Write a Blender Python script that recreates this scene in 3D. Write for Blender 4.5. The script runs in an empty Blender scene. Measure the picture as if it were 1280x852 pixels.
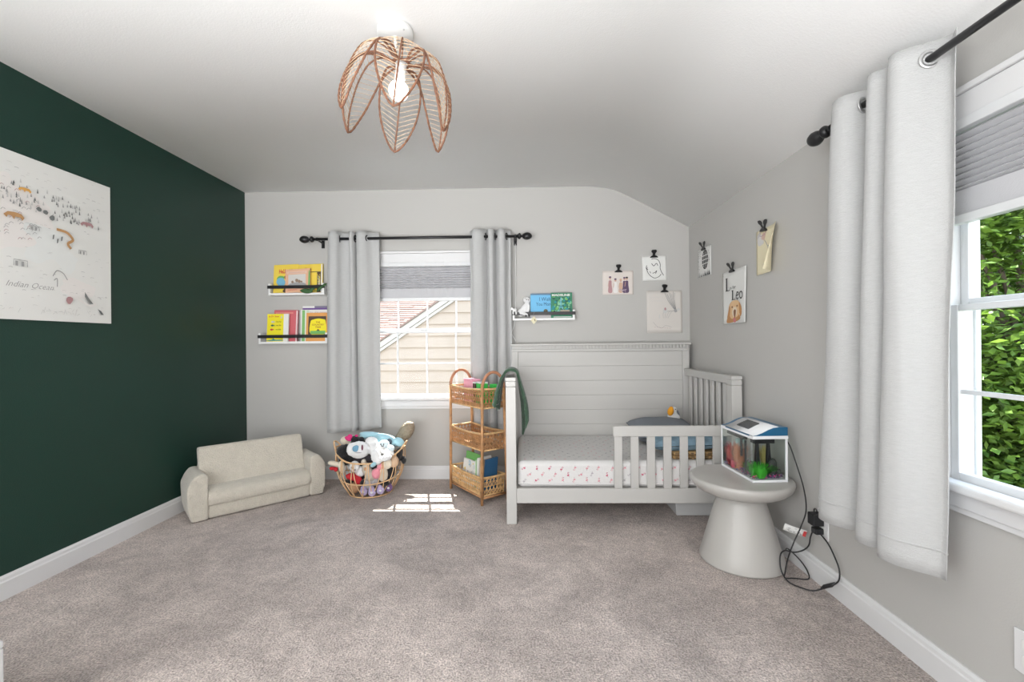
import bpy, math, random
from mathutils import Vector, Matrix, Euler, noise

# ------------------------------------------------------------------ camera, world, lights, exposure
scene = bpy.context.scene
C = scene.collection
PI = math.pi
YAW, ROLL, CAMH = 0.0263, 0.0093, 1.122
r0 = Vector((math.cos(YAW), math.sin(YAW), 0)); F0 = Vector((-math.sin(YAW), math.cos(YAW), 0)); U0 = Vector((0, 0, 1))
R1 = math.cos(ROLL)*r0 - math.sin(ROLL)*U0; U1 = math.sin(ROLL)*r0 + math.cos(ROLL)*U0
cam = bpy.data.cameras.new('camera'); camo = bpy.data.objects.new('camera', cam); C.objects.link(camo)
camo.matrix_world = Matrix(((R1.x, U1.x, -F0.x, 0), (R1.y, U1.y, -F0.y, 0), (R1.z, U1.z, -F0.z, CAMH), (0, 0, 0, 1)))
cam.sensor_width = 36; cam.lens = 560/1280*36; cam.shift_y = 1.9/1280; cam.clip_start = 0.02; cam.clip_end = 200
scene.camera = camo
scene.view_settings.view_transform = 'Standard'; scene.view_settings.look = 'None'
scene.view_settings.gamma = 1.0; scene.view_settings.exposure = 0.28
try: scene.view_settings.use_curve_mapping = False
except Exception: pass
scene.cycles.max_bounces = 10; scene.cycles.transparent_max_bounces = 24; scene.cycles.diffuse_bounces = 6

w = bpy.data.worlds.new('world'); scene.world = w; w.use_nodes = True
nt = w.node_tree; bg = nt.nodes['Background']
tc = nt.nodes.new('ShaderNodeTexCoord'); sep = nt.nodes.new('ShaderNodeSeparateXYZ'); cr = nt.nodes.new('ShaderNodeValToRGB')
nt.links.new(tc.outputs['Generated'], sep.inputs[0]); nt.links.new(sep.outputs['Z'], cr.inputs[0]); nt.links.new(cr.outputs[0], bg.inputs[0])
cr.color_ramp.elements[0].position = 0.0; cr.color_ramp.elements[0].color = (1.0, 1.0, 1.0, 1)
cr.color_ramp.elements[1].position = 0.7; cr.color_ramp.elements[1].color = (0.62, 0.78, 1.0, 1)
bg.inputs[1].default_value = 4.3

def light(name, kind, loc, direction, energy, color=(1, 1, 1), **kw):
    l = bpy.data.lights.new(name, kind); o = bpy.data.objects.new(name, l); C.objects.link(o)
    o.location = loc; o.rotation_euler = Vector(direction).to_track_quat('-Z', 'Y').to_euler()
    l.energy = energy; l.color = color
    for k, v in kw.items(): setattr(l, k, v)
    return o
light('sun', 'SUN', (-3, 12, 12), (0.11, -0.49, -1.0), 15.0, (1.0, 0.95, 0.87), angle=0.006)
# added soft fill panel behind the camera, brightens the room from the front
light('rear_fill', 'AREA', (-0.5, -1.15, 1.25), (0.0, 1.0, 0.05), 56, (0.98, 0.99, 1.0), shape='RECTANGLE', size=3.2, size_y=2.0)
light('ceiling_fill', 'AREA', (-0.5, -1.0, 0.5), (0.05, 3.9, 2.0), 15, (0.97, 0.985, 1.0), shape='RECTANGLE', size=1.6, size_y=0.8, spread=1.2)  # added fill beam, no real flash; brightens the far ceiling
light('left_fill', 'AREA', (-2.1, -0.4, 1.2), (1, 1.0, 0.45), 58, (0.98, 0.99, 1.0), shape='RECTANGLE', size=1.8, size_y=1.8)  # added fill from the left, no doorway here; lifts sloped ceiling and right wall

# ------------------------------------------------------------------ materials
MATS = {}
def mat(name, col, rough=0.6, bump=0, bscale=100, var=0, vscale=8, metal=0, emit=None, sheen=0, stretch=None, sub=0, spec=None, fine=0, coat=0):
    if name in MATS: return MATS[name]
    m = bpy.data.materials.new(name); m.use_nodes = True; n = m.node_tree.nodes; L = m.node_tree.links
    b = n['Principled BSDF']; b.inputs['Base Color'].default_value = (*col, 1); b.inputs['Roughness'].default_value = rough
    b.inputs['Metallic'].default_value = metal
    if spec is not None: b.inputs['Specular IOR Level'].default_value = spec
    if sheen: b.inputs['Sheen Weight'].default_value = sheen
    if coat: b.inputs['Coat Weight'].default_value = coat
    if emit: b.inputs['Emission Color'].default_value = (*emit[0], 1); b.inputs['Emission Strength'].default_value = emit[1]
    t = n.new('ShaderNodeTexCoord'); mp = n.new('ShaderNodeMapping'); L.new(t.outputs['Object'], mp.inputs[0])
    if stretch: mp.inputs['Scale'].default_value = stretch
    if var or fine:
        nz = n.new('ShaderNodeTexNoise'); nz.inputs['Scale'].default_value = vscale; nz.inputs['Detail'].default_value = 4; L.new(mp.outputs[0], nz.inputs['Vector'])
        r = n.new('ShaderNodeMapRange'); L.new(nz.outputs['Fac'], r.inputs[0]); r.inputs[1].default_value = .3; r.inputs[2].default_value = .7
        r.inputs[3].default_value = 1-var; r.inputs[4].default_value = 1+var
        val = r.outputs[0]
        if fine:
            nf = n.new('ShaderNodeTexNoise'); nf.inputs['Scale'].default_value = bscale; nf.inputs['Detail'].default_value = 2; L.new(mp.outputs[0], nf.inputs['Vector'])
            r2 = n.new('ShaderNodeMapRange'); L.new(nf.outputs['Fac'], r2.inputs[0]); r2.inputs[1].default_value = .3; r2.inputs[2].default_value = .7
            r2.inputs[3].default_value = 1-fine; r2.inputs[4].default_value = 1+fine
            mm = n.new('ShaderNodeMath'); mm.operation = 'MULTIPLY'; L.new(val, mm.inputs[0]); L.new(r2.outputs[0], mm.inputs[1]); val = mm.outputs[0]
        vm = n.new('ShaderNodeVectorMath'); vm.operation = 'SCALE'; vm.inputs[0].default_value = col; L.new(val, vm.inputs['Scale']); L.new(vm.outputs[0], b.inputs['Base Color'])
    if bump:
        nb = n.new('ShaderNodeTexNoise'); nb.inputs['Scale'].default_value = bscale; nb.inputs['Detail'].default_value = 3; L.new(mp.outputs[0], nb.inputs['Vector'])
        bp = n.new('ShaderNodeBump'); bp.inputs['Strength'].default_value = bump; bp.inputs['Distance'].default_value = .01; L.new(nb.outputs['Fac'], bp.inputs['Height']); L.new(bp.outputs[0], b.inputs['Normal'])
    MATS[name] = m; return m

def glassmat(name, tint=(1, 1, 1), refl=0.08):
    m = bpy.data.materials.new(name); m.use_nodes = True; n = m.node_tree.nodes; L = m.node_tree.links
    n.remove(n['Principled BSDF']); out = n['Material Output']
    a = n.new('ShaderNodeBsdfTransparent'); a.inputs[0].default_value = (*tint, 1)
    g = n.new('ShaderNodeBsdfGlossy'); g.inputs['Roughness'].default_value = 0.0
    fr = n.new('ShaderNodeLayerWeight'); fr.inputs[0].default_value = 0.12
    mul = n.new('ShaderNodeMath'); mul.operation = 'MULTIPLY_ADD'; mul.inputs[1].default_value = .28; mul.inputs[2].default_value = refl*.05; L.new(fr.outputs['Fresnel'], mul.inputs[0])
    mx = n.new('ShaderNodeMixShader'); L.new(mul.outputs[0], mx.inputs[0]); L.new(a.outputs[0], mx.inputs[1]); L.new(g.outputs[0], mx.inputs[2]); L.new(mx.outputs[0], out.inputs[0])
    MATS[name] = m; return m

M_wall = mat('wall_paint', (.475, .466, .448), .85, .06, 180)
M_green = mat('green_paint', (.006, .036, .025), .42, .15, 220, spec=.45)
M_ceil = mat('ceiling_paint', (.95, .95, .945), .9, .1, 150)
M_trim = mat('trim_white', (.68, .68, .685), .4)
M_vinyl = mat('window_vinyl', (.66, .67, .68), .3)
M_black = mat('black_metal', (.012, .012, .013), .35, spec=.4)
M_blackp = mat('black_plastic', (.015, .015, .017), .45)
M_curt = mat('linen_curtain', (.50, .503, .50), .9, .5, 90, .035, 26, stretch=(1.5, 1.5, 9), sheen=.2)
M_shade = mat('shade_fabric', (.50, .50, .52), .9, .1, 200)
M_sherpa = mat('cream_sherpa', (.60, .555, .475), .95, 1.0, 130, .05, 30, sheen=.4)
M_crib = mat('crib_white', (.51, .50, .48), .45)
M_rattan = mat('rattan', (.46, .24, .105), .55, .3, 60, .3, 25)
M_rattanL = mat('rattan_light', (.66, .42, .20), .55, .3, 60, .25, 30)
M_rattanD = mat('rattan_dark', (.17, .072, .038), .6, .4, 90, .35, 40)
M_cane = mat('cane_strand', (.68, .48, .31), .6)
M_wicker = mat('wicker_wire', (.72, .47, .26), .5, .2, 60, .15, 20)
M_white = mat('white_paint', (.80, .80, .79), .35)
M_stool = mat('stool_ceramic', (.45, .437, .415), .38, .05, 30)
M_glass = glassmat('window_glass', (.97, .985, .98))
M_tank = glassmat('tank_glass', (.97, .99, .98), .05)
M_paper = mat('paper_white', (.74, .74, .72), .8)
M_papergrey = mat('paper_grey', (.62, .585, .55), .8)
M_paperpink = mat('paper_pinkish', (.68, .62, .58), .8)
M_cream = mat('paper_cream', (.78, .71, .50), .8)
M_ink = mat('ink', (.02, .02, .022), .7)
M_inkg = mat('ink_grey', (.33, .33, .33), .8)
M_inkl = mat('ink_light', (.55, .55, .54), .8)
def flat(name, r, g, b, rough=.7): return mat(name, (r, g, b), rough)

# carpet
def carpet():
    m = bpy.data.materials.new('carpet_pile'); m.use_nodes = True; n = m.node_tree.nodes; L = m.node_tree.links; b = n['Principled BSDF']
    b.inputs['Roughness'].default_value = 1; b.inputs['Specular IOR Level'].default_value = .05; b.inputs['Sheen Weight'].default_value = .15
    t = n.new('ShaderNodeTexCoord')
    def nz(s, d=3, dist=0):
        x = n.new('ShaderNodeTexNoise'); x.inputs['Scale'].default_value = s; x.inputs['Detail'].default_value = d; x.inputs['Distortion'].default_value = dist; L.new(t.outputs['Object'], x.inputs['Vector']); return x
    def mr(x, a, b_, c, d):
        r = n.new('ShaderNodeMapRange'); L.new(x, r.inputs[0]); r.inputs[1].default_value = a; r.inputs[2].default_value = b_; r.inputs[3].default_value = c; r.inputs[4].default_value = d; return r.outputs[0]
    A = nz(2.6, 5, .8); B = nz(16, 4, .4); Cn = nz(150, 3); D = nz(60, 2)
    v = mr(A.outputs['Fac'], .36, .64, .82, 1.12)
    for x, lo, hi, a, b_ in ((B, .35, .65, .90, 1.10), (Cn, .34, .66, .62, 1.34), (D, .3, .7, .88, 1.12)):
        mm = n.new('ShaderNodeMath'); mm.operation = 'MULTIPLY'; L.new(v, mm.inputs[0]); L.new(mr(x.outputs['Fac'], lo, hi, a, b_), mm.inputs[1]); v = mm.outputs[0]
    vm = n.new('ShaderNodeVectorMath'); vm.operation = 'SCALE'; vm.inputs[0].default_value = (.50, .432, .40); L.new(v, vm.inputs['Scale']); L.new(vm.outputs[0], b.inputs['Base Color'])
    ad = n.new('ShaderNodeMath'); ad.operation = 'ADD'; L.new(Cn.outputs['Fac'], ad.inputs[0]); L.new(D.outputs['Fac'], ad.inputs[1])
    bp = n.new('ShaderNodeBump'); bp.inputs['Strength'].default_value = .8; bp.inputs['Distance'].default_value = .012; L.new(ad.outputs[0], bp.inputs['Height']); L.new(bp.outputs[0], b.inputs['Normal'])
    return m
M_carpet = carpet()

# ------------------------------------------------------------------ mesh helpers
ORG = {}
T = Matrix.Translation
def RZ(a): return Matrix.Rotation(a, 4, 'Z')
def RX(a): return Matrix.Rotation(a, 4, 'X')
def RY(a): return Matrix.Rotation(a, 4, 'Y')

class MB:
    def __init__(s, M=None): s.v = []; s.f = []; s.mi = []; s.M = M or Matrix.Identity(4); s.cur = 0
    def add(s, vs, fs):
        o = len(s.v); s.v += [s.M @ Vector(v) for v in vs]; s.f += [tuple(i+o for i in f) for f in fs]; s.mi += [s.cur]*len(fs); return s
    def box(s, x0, x1, y0, y1, z0, z1):
        return s.add([(x0, y0, z0), (x1, y0, z0), (x1, y1, z0), (x0, y1, z0), (x0, y0, z1), (x1, y0, z1), (x1, y1, z1), (x0, y1, z1)],
                     [(0, 3, 2, 1), (4, 5, 6, 7), (0, 1, 5, 4), (1, 2, 6, 5), (2, 3, 7, 6), (3, 0, 4, 7)])
    def prism(s, pts, axis, a, b):
        # pts: 2D outline; axis: 'X','Y','Z' extrusion; pts order (other two axes in xyz order)
        def mk(p, t):
            return {'X': (t, p[0], p[1]), 'Y': (p[0], t, p[1]), 'Z': (p[0], p[1], t)}[axis]
        n = len(pts); vs = [mk(p, a) for p in pts]+[mk(p, b) for p in pts]
        fs = [tuple(range(n))[::-1], tuple(range(n, 2*n))]+[(i, (i+1) % n, n+(i+1) % n, n+i) for i in range(n)]
        return s.add(vs, fs)
    def tube(s, pts, r, seg=8, closed=False, cap=True):
        P = [Vector(p) for p in pts]; n = len(P)
        if not isinstance(r, (list, tuple)): r = [r]*n
        vs = []; fs = []; up = None
        for i, p in enumerate(P):
            if closed: t = P[(i+1) % n]-P[i-1]
            else: t = P[min(i+1, n-1)]-P[max(i-1, 0)]
            if t.length < 1e-9: t = Vector((0, 0, 1))
            t.normalize()
            if up is None: up = t.orthogonal().normalized()
            else:
                up = up - t*up.dot(t)
                if up.length < 1e-6: up = t.orthogonal()
                up.normalize()
            sd = t.cross(up)
            for k in range(seg):
                a = 2*PI*k/seg; vs.append(p+(up*math.cos(a)+sd*math.sin(a))*r[i])
        m = n if closed else n-1
        for i in range(m):
            j = (i+1) % n
            for k in range(seg):
                k2 = (k+1) % seg; fs.append((i*seg+k, i*seg+k2, j*seg+k2, j*seg+k))
        if cap and not closed: fs.append(tuple(range(seg))[::-1]); fs.append(tuple((n-1)*seg+k for k in range(seg)))
        return s.add(vs, fs)
    def lathe(s, prof, seg=32, c=(0, 0), ax='Z'):
        # prof: (r,z)
        vs = []; fs = []; n = len(prof)
        for (r, z) in prof:
            for k in range(seg):
                a = 2*PI*k/seg; x, y = r*math.cos(a), r*math.sin(a)
                vs.append({'Z': (c[0]+x, c[1]+y, z), 'X': (z, c[0]+x, c[1]+y), 'Y': (c[0]+x, z, c[1]+y)}[ax])
        for i in range(n-1):
            for k in range(seg):
                k2 = (k+1) % seg; fs.append((i*seg+k, i*seg+k2, (i+1)*seg+k2, (i+1)*seg+k))
        fs.append(tuple(range(seg))[::-1]); fs.append(tuple((n-1)*seg+k for k in range(seg)))
        return s.add(vs, fs)
    def ell(s, c, r, rot=None, u=16, v=10):
        if not isinstance(r, (tuple, list)): r = (r, r, r)
        Mr = Matrix.Identity(4) if rot is None else (rot if isinstance(rot, Matrix) else Euler(rot).to_matrix().to_4x4())
        vs = [Vector((0, 0, r[2]))]
        for i in range(1, v):
            t = PI*i/v
            for k in range(u):
                a = 2*PI*k/u; vs.append(Vector((r[0]*math.sin(t)*math.cos(a), r[1]*math.sin(t)*math.sin(a), r[2]*math.cos(t))))
        vs.append(Vector((0, 0, -r[2]))); fs = []
        for k in range(u): fs.append((0, 1+k, 1+(k+1) % u))
        for i in range(v-2):
            for k in range(u):
                a = 1+i*u+k; b = 1+i*u+(k+1) % u; fs.append((a, a+u, b+u, b))
        e = len(vs)-1
        for k in range(u): fs.append((e, 1+(v-2)*u+(k+1) % u, 1+(v-2)*u+k))
        return s.add([Vector(c)+(Mr @ x) for x in vs], fs)
    def grid(s, nu, nv, fn):
        vs = [fn(i/nu, j/nv) for j in range(nv+1) for i in range(nu+1)]
        fs = [(j*(nu+1)+i, j*(nu+1)+i+1, (j+1)*(nu+1)+i+1, (j+1)*(nu+1)+i) for j in range(nv) for i in range(nu)]
        return s.add(vs, fs)
    def build(s, name, mats, parent=None, smooth=False, bevel=0, bseg=2, solid=0, subsurf=0, remesh=0, label=None, stuff=False, org=None, disp=0, off=1, structure=False):
        if not isinstance(mats, (list, tuple)): mats = [mats]
        me = bpy.data.meshes.new(name)
        if org is None:
            if parent is not None: org = ORG[parent]
            else:
                n = len(s.v); lo = [min(v[i] for v in s.v) for i in range(3)]; hi = [max(v[i] for v in s.v) for i in range(3)]
                org = Vector(((lo[0]+hi[0])/2, (lo[1]+hi[1])/2, lo[2]))
        me.from_pydata([tuple(v-org) for v in s.v], [], s.f)
        for m in mats: me.materials.append(m)
        if len(mats) > 1: me.polygons.foreach_set('material_index', s.mi)
        if smooth: me.polygons.foreach_set('use_smooth', [True]*len(me.polygons))
        me.update()
        o = bpy.data.objects.new(name, me); C.objects.link(o); ORG[o] = org
        if parent is not None: o.parent = parent; o.location = org-ORG[parent]
        else: o.location = org
        if label: o['label'] = label
        if stuff: o['kind'] = 'stuff'
        if structure: o['kind'] = 'structure'
        if remesh:
            m = o.modifiers.new('r', 'REMESH'); m.mode = 'VOXEL'; m.voxel_size = remesh; m.use_smooth_shade = True
            m = o.modifiers.new('s', 'SMOOTH'); m.iterations = 4; m.factor = .5
        if disp:
            tx = bpy.data.textures.new(name+'_relief', 'CLOUDS'); tx.noise_scale = .012
            m = o.modifiers.new('d', 'DISPLACE'); m.texture = tx; m.strength = disp; m.texture_coords = 'LOCAL'
        if bevel:
            m = o.modifiers.new('b', 'BEVEL'); m.width = bevel; m.segments = bseg; m.limit_method = 'ANGLE'; m.angle_limit = .6
        if solid: m = o.modifiers.new('t', 'SOLIDIFY'); m.thickness = solid; m.offset = off
        if subsurf: m = o.modifiers.new('ss', 'SUBSURF'); m.levels = subsurf; m.render_levels = subsurf
        return o

def thing(name, loc, label, cat, group=None, kind=None):
    o = bpy.data.objects.new(name, None); C.objects.link(o); o.location = loc; o.empty_display_size = .05; ORG[o] = Vector(loc)
    if label: o['label'] = label
    if cat: o['category'] = cat
    if group: o['group'] = group
    if kind: o['kind'] = kind
    return o
def tag(o, label, cat, group=None):
    o['label'] = label; o['category'] = cat
    if group: o['group'] = group
    return o

def spline(pts, n=8, closed=False):
    P = [Vector(p) for p in pts]; out = []; N = len(P)
    for i in range(N if closed else N-1):
        if closed: a, b, c, d = P[i-1], P[i], P[(i+1) % N], P[(i+2) % N]
        else: a, b, c, d = P[max(i-1, 0)], P[i], P[i+1], P[min(i+2, N-1)]
        for k in range(n):
            t = k/n; out.append(.5*((2*b)+(c-a)*t+(2*a-5*b+4*c-d)*t*t+(3*b-a-3*c+d)*t**3))
    if not closed: out.append(P[-1])
    return out

# 2D print on a surface: local frame x right, y up, z out of the paper
class Print:
    def __init__(s, M): s.b = MB(M); s.mats = []; s.lay = 0
    def _m(s, m):
        if m not in s.mats: s.mats.append(m)
        s.b.cur = s.mats.index(m); s.lay += 1
    def z(s): return .0003+s.lay*.00002
    def line(s, pts, w, m, smooth=True, n=5):
        s._m(m); P = [Vector((p[0], p[1])) for p in pts]
        if smooth and len(P) > 2: P = [Vector((q.x, q.y)) for q in spline([(p.x, p.y, 0) for p in P], n)]
        L = []; R = []
        for i, p in enumerate(P):
            t = P[min(i+1, len(P)-1)]-P[max(i-1, 0)]
            if t.length < 1e-9: t = Vector((1, 0))
            t.normalize(); nn = Vector((-t.y, t.x))*w/2; L.append(p+nn); R.append(p-nn)
        z = s.z(); vs = [(p.x, p.y, z) for p in L]+[(p.x, p.y, z) for p in R]; k = len(P)
        s.b.add(vs, [(i, k+i, k+i+1, i+1) for i in range(k-1)]); return s
    def poly(s, pts, m, smooth=False):
        s._m(m)
        if smooth: pts = [(q.x, q.y) for q in spline([(p[0], p[1], 0) for p in pts], 4, True)]
        z = s.z(); s.b.add([(p[0], p[1], z) for p in pts], [tuple(range(len(pts)))]); return s
    def disc(s, c, rx, ry, m, rot=0, n=14):
        return s.poly([(c[0]+rx*math.cos(a)*math.cos(rot)-ry*math.sin(a)*math.sin(rot), c[1]+rx*math.cos(a)*math.sin(rot)+ry*math.sin(a)*math.cos(rot)) for a in [2*PI*k/n for k in range(n)]], m)
    def rect(s, x0, y0, x1, y1, m): return s.poly([(x0, y0), (x1, y0), (x1, y1), (x0, y1)], m)
    def text(s, txt, x, y, w, h, m, shear=0, bold=0):
        cu = bpy.data.curves.new('lettering', 'FONT'); cu.body = txt; cu.size = 1; cu.shear = shear; cu.offset = bold; cu.resolution_u = 2
        o = bpy.data.objects.new('lettering', cu); C.objects.link(o)
        dg = bpy.context.evaluated_depsgraph_get(); me = bpy.data.meshes.new_from_object(o.evaluated_get(dg))
        bpy.data.objects.remove(o)
        xs = [v.co.x for v in me.vertices]; ys = [v.co.y for v in me.vertices]
        if not xs: return s
        x0, x1, y0, y1 = min(xs), max(xs), min(ys), max(ys); s._m(m); z = s.z()
        s.b.add([(x+(v.co.x-x0)/(x1-x0)*w, y+(v.co.y-y0)/(y1-y0)*h, z) for v in me.vertices], [tuple(p.vertices) for p in me.polygons])
        bpy.data.meshes.remove(me); return s
    def build(s, name, parent, label=None):
        o = s.b.build(name, s.mats, parent); 
        if label: o['label'] = label
        return o

# ------------------------------------------------------------------ room shell
XL, XR, YB, YF, H = -2.33, 1.358, 3.70, -1.40, 2.40
GX0, GX1 = -1.299, -.319                # window_1 glass
GZ0, GZ1 = .703, 1.75
def wall_with_hole(name, axis, a0, a1, z1, h0, h1, hz0, hz1, t0, t1, m):
    b = MB()
    for (p, q, zz0, zz1) in ((a0, h0, 0, z1), (h1, a1, 0, z1), (h0, h1, 0, hz0), (h0, h1, hz1, z1)):
        if axis == 'X': b.box(p, q, t0, t1, zz0, zz1)
        else: b.box(t0, t1, p, q, zz0, zz1)
    return b.build(name, m, structure=True)
wall_with_hole('wall_back', 'X', XL-.14, XR+.14, 2.62, GX0-.05, GX1+.05, GZ0-.06, GZ1+.06, YB, YB+.075, M_wall)
W2a, W2b = .46, 1.44                    # window_2 glass, Y range
wall_with_hole('wall_right', 'Y', YF, YB, 2.62, W2a-.05, W2b+.05, GZ0-.06, GZ1+.06, XR, XR+.075, M_wall)
MB().box(XL-.14, XL, YF, YB, 0, 2.62).build('wall_left', M_green, structure=True, label='dark green painted wall')
MB().box(XL-.14, XR+.14, YF-.14, YF, 0, 2.62).build('wall_front', M_wall, structure=True)
b = MB(); b.grid(40, 54, lambda u, v: (XL+(XR-XL)*u, YF+(YB-YF)*v, 0)); 
b.box(XL, XR, YF, YB, -.16, -.001)
b.build('floor', M_carpet, structure=True)
# ceiling profile in X: flat, rounded into a slope towards the right wall
prof = [(XL-.14, 2.40), (.42, 2.40)]
kn = [(.42, 2.40), (.60, 2.393), (.74, 2.368), (.86, 2.318), (.98, 2.255)]
prof += [(p.x, p.y) for p in [Vector((q.x, q.z)) for q in spline([(a, 0, z) for a, z in kn], 6)][1:]]
prof += [(1.358, 2.052), (1.50, 1.975)]
b = MB(); n = len(prof)
vs = [(x, YF-.1, z) for x, z in prof]+[(x, YB+.1, z) for x, z in prof]+[(x, YF-.1, 2.66) for x, z in prof]+[(x, YB+.1, 2.66) for x, z in prof]
fs = [(i, i+1, n+i+1, n+i) for i in range(n-1)]+[(2*n+i, 3*n+i, 3*n+i+1, 2*n+i+1) for i in range(n-1)]
fs += [(i, 2*n+i, 2*n+i+1, i+1) for i in range(n-1)]+[(n+i, n+i+1, 3*n+i+1, 3*n+i) for i in range(n-1)]
b.add(vs, fs); b.build('ceiling', M_ceil, structure=True, smooth=True)
# baseboards
bprof = [(0, 0), (.015, 0), (.015, .078), (.012, .084), (.011, .096), (.006, .106), (0, .106)]
MB().prism([(XL+p, z) for p, z in bprof], 'Y', YF, YB).build('baseboard_left', M_trim, structure=True)
b = MB(); b.prism([(XR-p, z) for p, z in bprof][::-1], 'Y', YF, YB); b.build('baseboard_right', M_trim, structure=True)
b = MB(); b.prism([(YB-p, z) for p, z in bprof], 'X', XL+.015, XR-.015); b.build('baseboard_back', M_trim, structure=True)

# windows: authored for window_1 frame (x along wall, y outward, z up), mapped by M
def window(name, M, label):
    root = thing(name, M @ Vector(((GX0+GX1)/2, 0, GZ0)), label, None, kind='structure')
    gx0, gx1 = GX0, GX1; zm = 1.2275
    def B(): return MB(M)
    B().box(gx0-.10, gx0-.03, -.018, .0, .66, 1.865).build('casing', M_trim, root, bevel=.003)
    B().box(gx1+.03, gx1+.10, -.018, .0, .66, 1.865).build('casing', M_trim, root, bevel=.003)
    B().box(gx0-.11, gx1+.11, -.020, .0, 1.79, 1.865).build('casing', M_trim, root, bevel=.003)
    B().box(gx0-.115, gx1+.115, -.030, .0, 1.866, 1.885).build('head_cap', M_trim, root, bevel=.004)
    B().box(gx0-.12, gx1+.12, -.055, .0, .652, .682).build('sill', M_trim, root, bevel=.010, bseg=3)
    B().box(gx0-.10, gx1+.10, -.022, .0, .600, .651).build('apron', M_trim, root, bevel=.004)
    B().box(gx0-.10, gx1+.10, -.014, .0, .580, .5995).build('apron', M_trim, root, bevel=.004)
    b = B()   # jamb liner through the wall
    b.box(gx0-.05, gx0-.028, -.001, .078, .655, 1.81); b.box(gx1+.028, gx1+.05, -.001, .078, .655, 1.81)
    b.box(gx0-.05, gx1+.05, -.001, .078, 1.79, 1.812); b.box(gx0-.05, gx1+.05, -.001, .095, .645, .668)
    b.build('jamb', M_vinyl, root, bevel=.002)
    for nm, y0, z0, z1, bt, tp in (('lower_sash', .002, .703, 1.208, .034, .020), ('upper_sash', .036, 1.247, 1.75, .022, .03)):
        b = B(); y1 = y0+.028
        sx = .027
        b.box(gx0-sx, gx0, y0, y1, z0-bt, z1+tp); b.box(gx1, gx1+sx, y0, y1, z0-bt, z1+tp)
        b.box(gx0, gx1, y0, y1, z0-bt, z0); b.box(gx0, gx1, y0, y1, z1, z1+tp)
        sash = b.build(nm, M_vinyl, root, bevel=.003)
        zc = (z0+z1)/2; dx = (gx1-gx0)/4
        for k in range(1, 4): B().box(gx0+k*dx-.007, gx0+k*dx+.007, y0+.008, y1-.008, z0, z1).build('muntin', M_vinyl, sash)
        for k in range(4): B().box(gx0+k*dx+(.007 if k else 0), gx0+(k+1)*dx-(.007 if k < 3 else 0), y0+.008, y1-.008, zc-.007, zc+.007).build('muntin', M_vinyl, sash)
        for k in range(4):
            for j in range(2):
                x0 = gx0+k*dx+.007; x1 = gx0+(k+1)*dx-.007
                za = (z0 if j == 0 else zc)+.005; zb = (zc if j == 0 else z1)-.005
                B().add([(x0, y0+.015, za), (x1, y0+.015, za), (x1, y0+.015, zb), (x0, y0+.015, zb)], [(0, 1, 2, 3)]).build('pane', M_glass, sash)
    # exterior frame beyond the sashes
    b = B(); b.box(gx0-.06, gx0-.020, .0785, .094, .669, 1.79); b.box(gx1+.020, gx1+.06, .0785, .094, .669, 1.79); b.box(gx0-.0195, gx1+.0195, .0785, .094, 1.76, 1.79)
    b.build('outer_frame', M_vinyl, root, bevel=.003)
    b = B(); b.box(gx0+.43, gx0+.49, .004, .026, 1.2285, 1.243); b.build('sash_lock', M_vinyl, root, bevel=.002)
    return root
W1 = T((0, YB, 0))
window('window_1', W1, 'white double-hung window above the toy basket')
# map: x -> Y (mirrored so far jamb at larger Y), y outward -> +X
W2 = Matrix(((0, 1, 0, XR), (-1, 0, 0, W2a+GX1), (0, 0, 1, 0), (0, 0, 0, 1)))
window('window_2', W2, 'white double-hung window at right looking out on green trees')

# cellular shades
def shade(M, label):
    gx0, gx1 = GX0-.024, GX1+.024
    root = thing('window_shade', M @ Vector(((gx0+gx1)/2, .005, 1.47)), label, 'window shade')
    MB(M).box(gx0, gx1, -.030, .0, 1.757, 1.7895).build('head_rail', M_vinyl, root, bevel=.003)
    zt, zb = 1.755, 1.575; N = 9; pts = []
    for i in range(N+1):
        z = zt+(zb-zt)*(i/N)**.93
        pts.append((-.002, z))
        if i < N: z2 = zt+(zb-zt)*((i+.5)/N)**.93; pts.append((-.018, z2))
    b = MB(M); vs = []; fs = []
    for (y, z) in pts: vs += [(gx0+.002, y, z), (gx1-.002, y, z)]
    b.add(vs, [(2*i, 2*i+1, 2*i+3, 2*i+2) for i in range(len(pts)-1)])
    b.box(gx0+.002, gx1-.002, -.016, -.003, 1.499, 1.575)
    b.build('pleated_fabric', M_shade, root)
    MB(M).box(gx0, gx1, -.029, .0, 1.472, 1.499).build('bottom_rail', M_vinyl, root, bevel=.003)
shade(W1, 'grey pleated cellular shade half lowered in the window behind the toy basket')
shade(W2, 'grey pleated cellular shade at top of the right window with trees outside')

# curtain rods
def rod(M, x0, x1, fl, fr, label, brk):
    root = thing('curtain_rod', M @ Vector(((x0+x1)/2, 0, 1.945)), label, 'curtain rod')
    z = 1.972
    MB(M).tube([(x0, 0, z), (x1, 0, z)], .0115, 12).build('pole', M_black, root, smooth=True)
    for flag, x, s in ((fl, x0, -1), (fr, x1, 1)):
        if not flag: continue
        pr_ = [(.008, -.01), (.016, -.004), (.022, .004), (.022, .012), (.012, .018), (.008, .024), (.010, .028), (.019, .036), (.025, .050), (.027, .064), (.023, .080), (.014, .092), (.003, .097)]
        Mx = M @ T((x, 0, z)) @ (RY(PI/2) if s > 0 else RY(-PI/2))
        MB(Mx).lathe([(r_*1.12, h_*1.12) for r_, h_ in pr_], 20).build('finial', M_black, root, smooth=True)
    for x in brk:
        b = MB(M); b.tube([(x, .0, z-.004), (x, .11, z-.012)], .006, 8); b.box(x-.012, x+.012, .105, .114, z-.05, z+.03); b.tube([(x-.006, 0, z), (x+.006, 0, z)], .014, 12)
        b.build('bracket', M_black, root, smooth=False)
    return root
R1m = T((0, YB-.115, 0))
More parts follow.
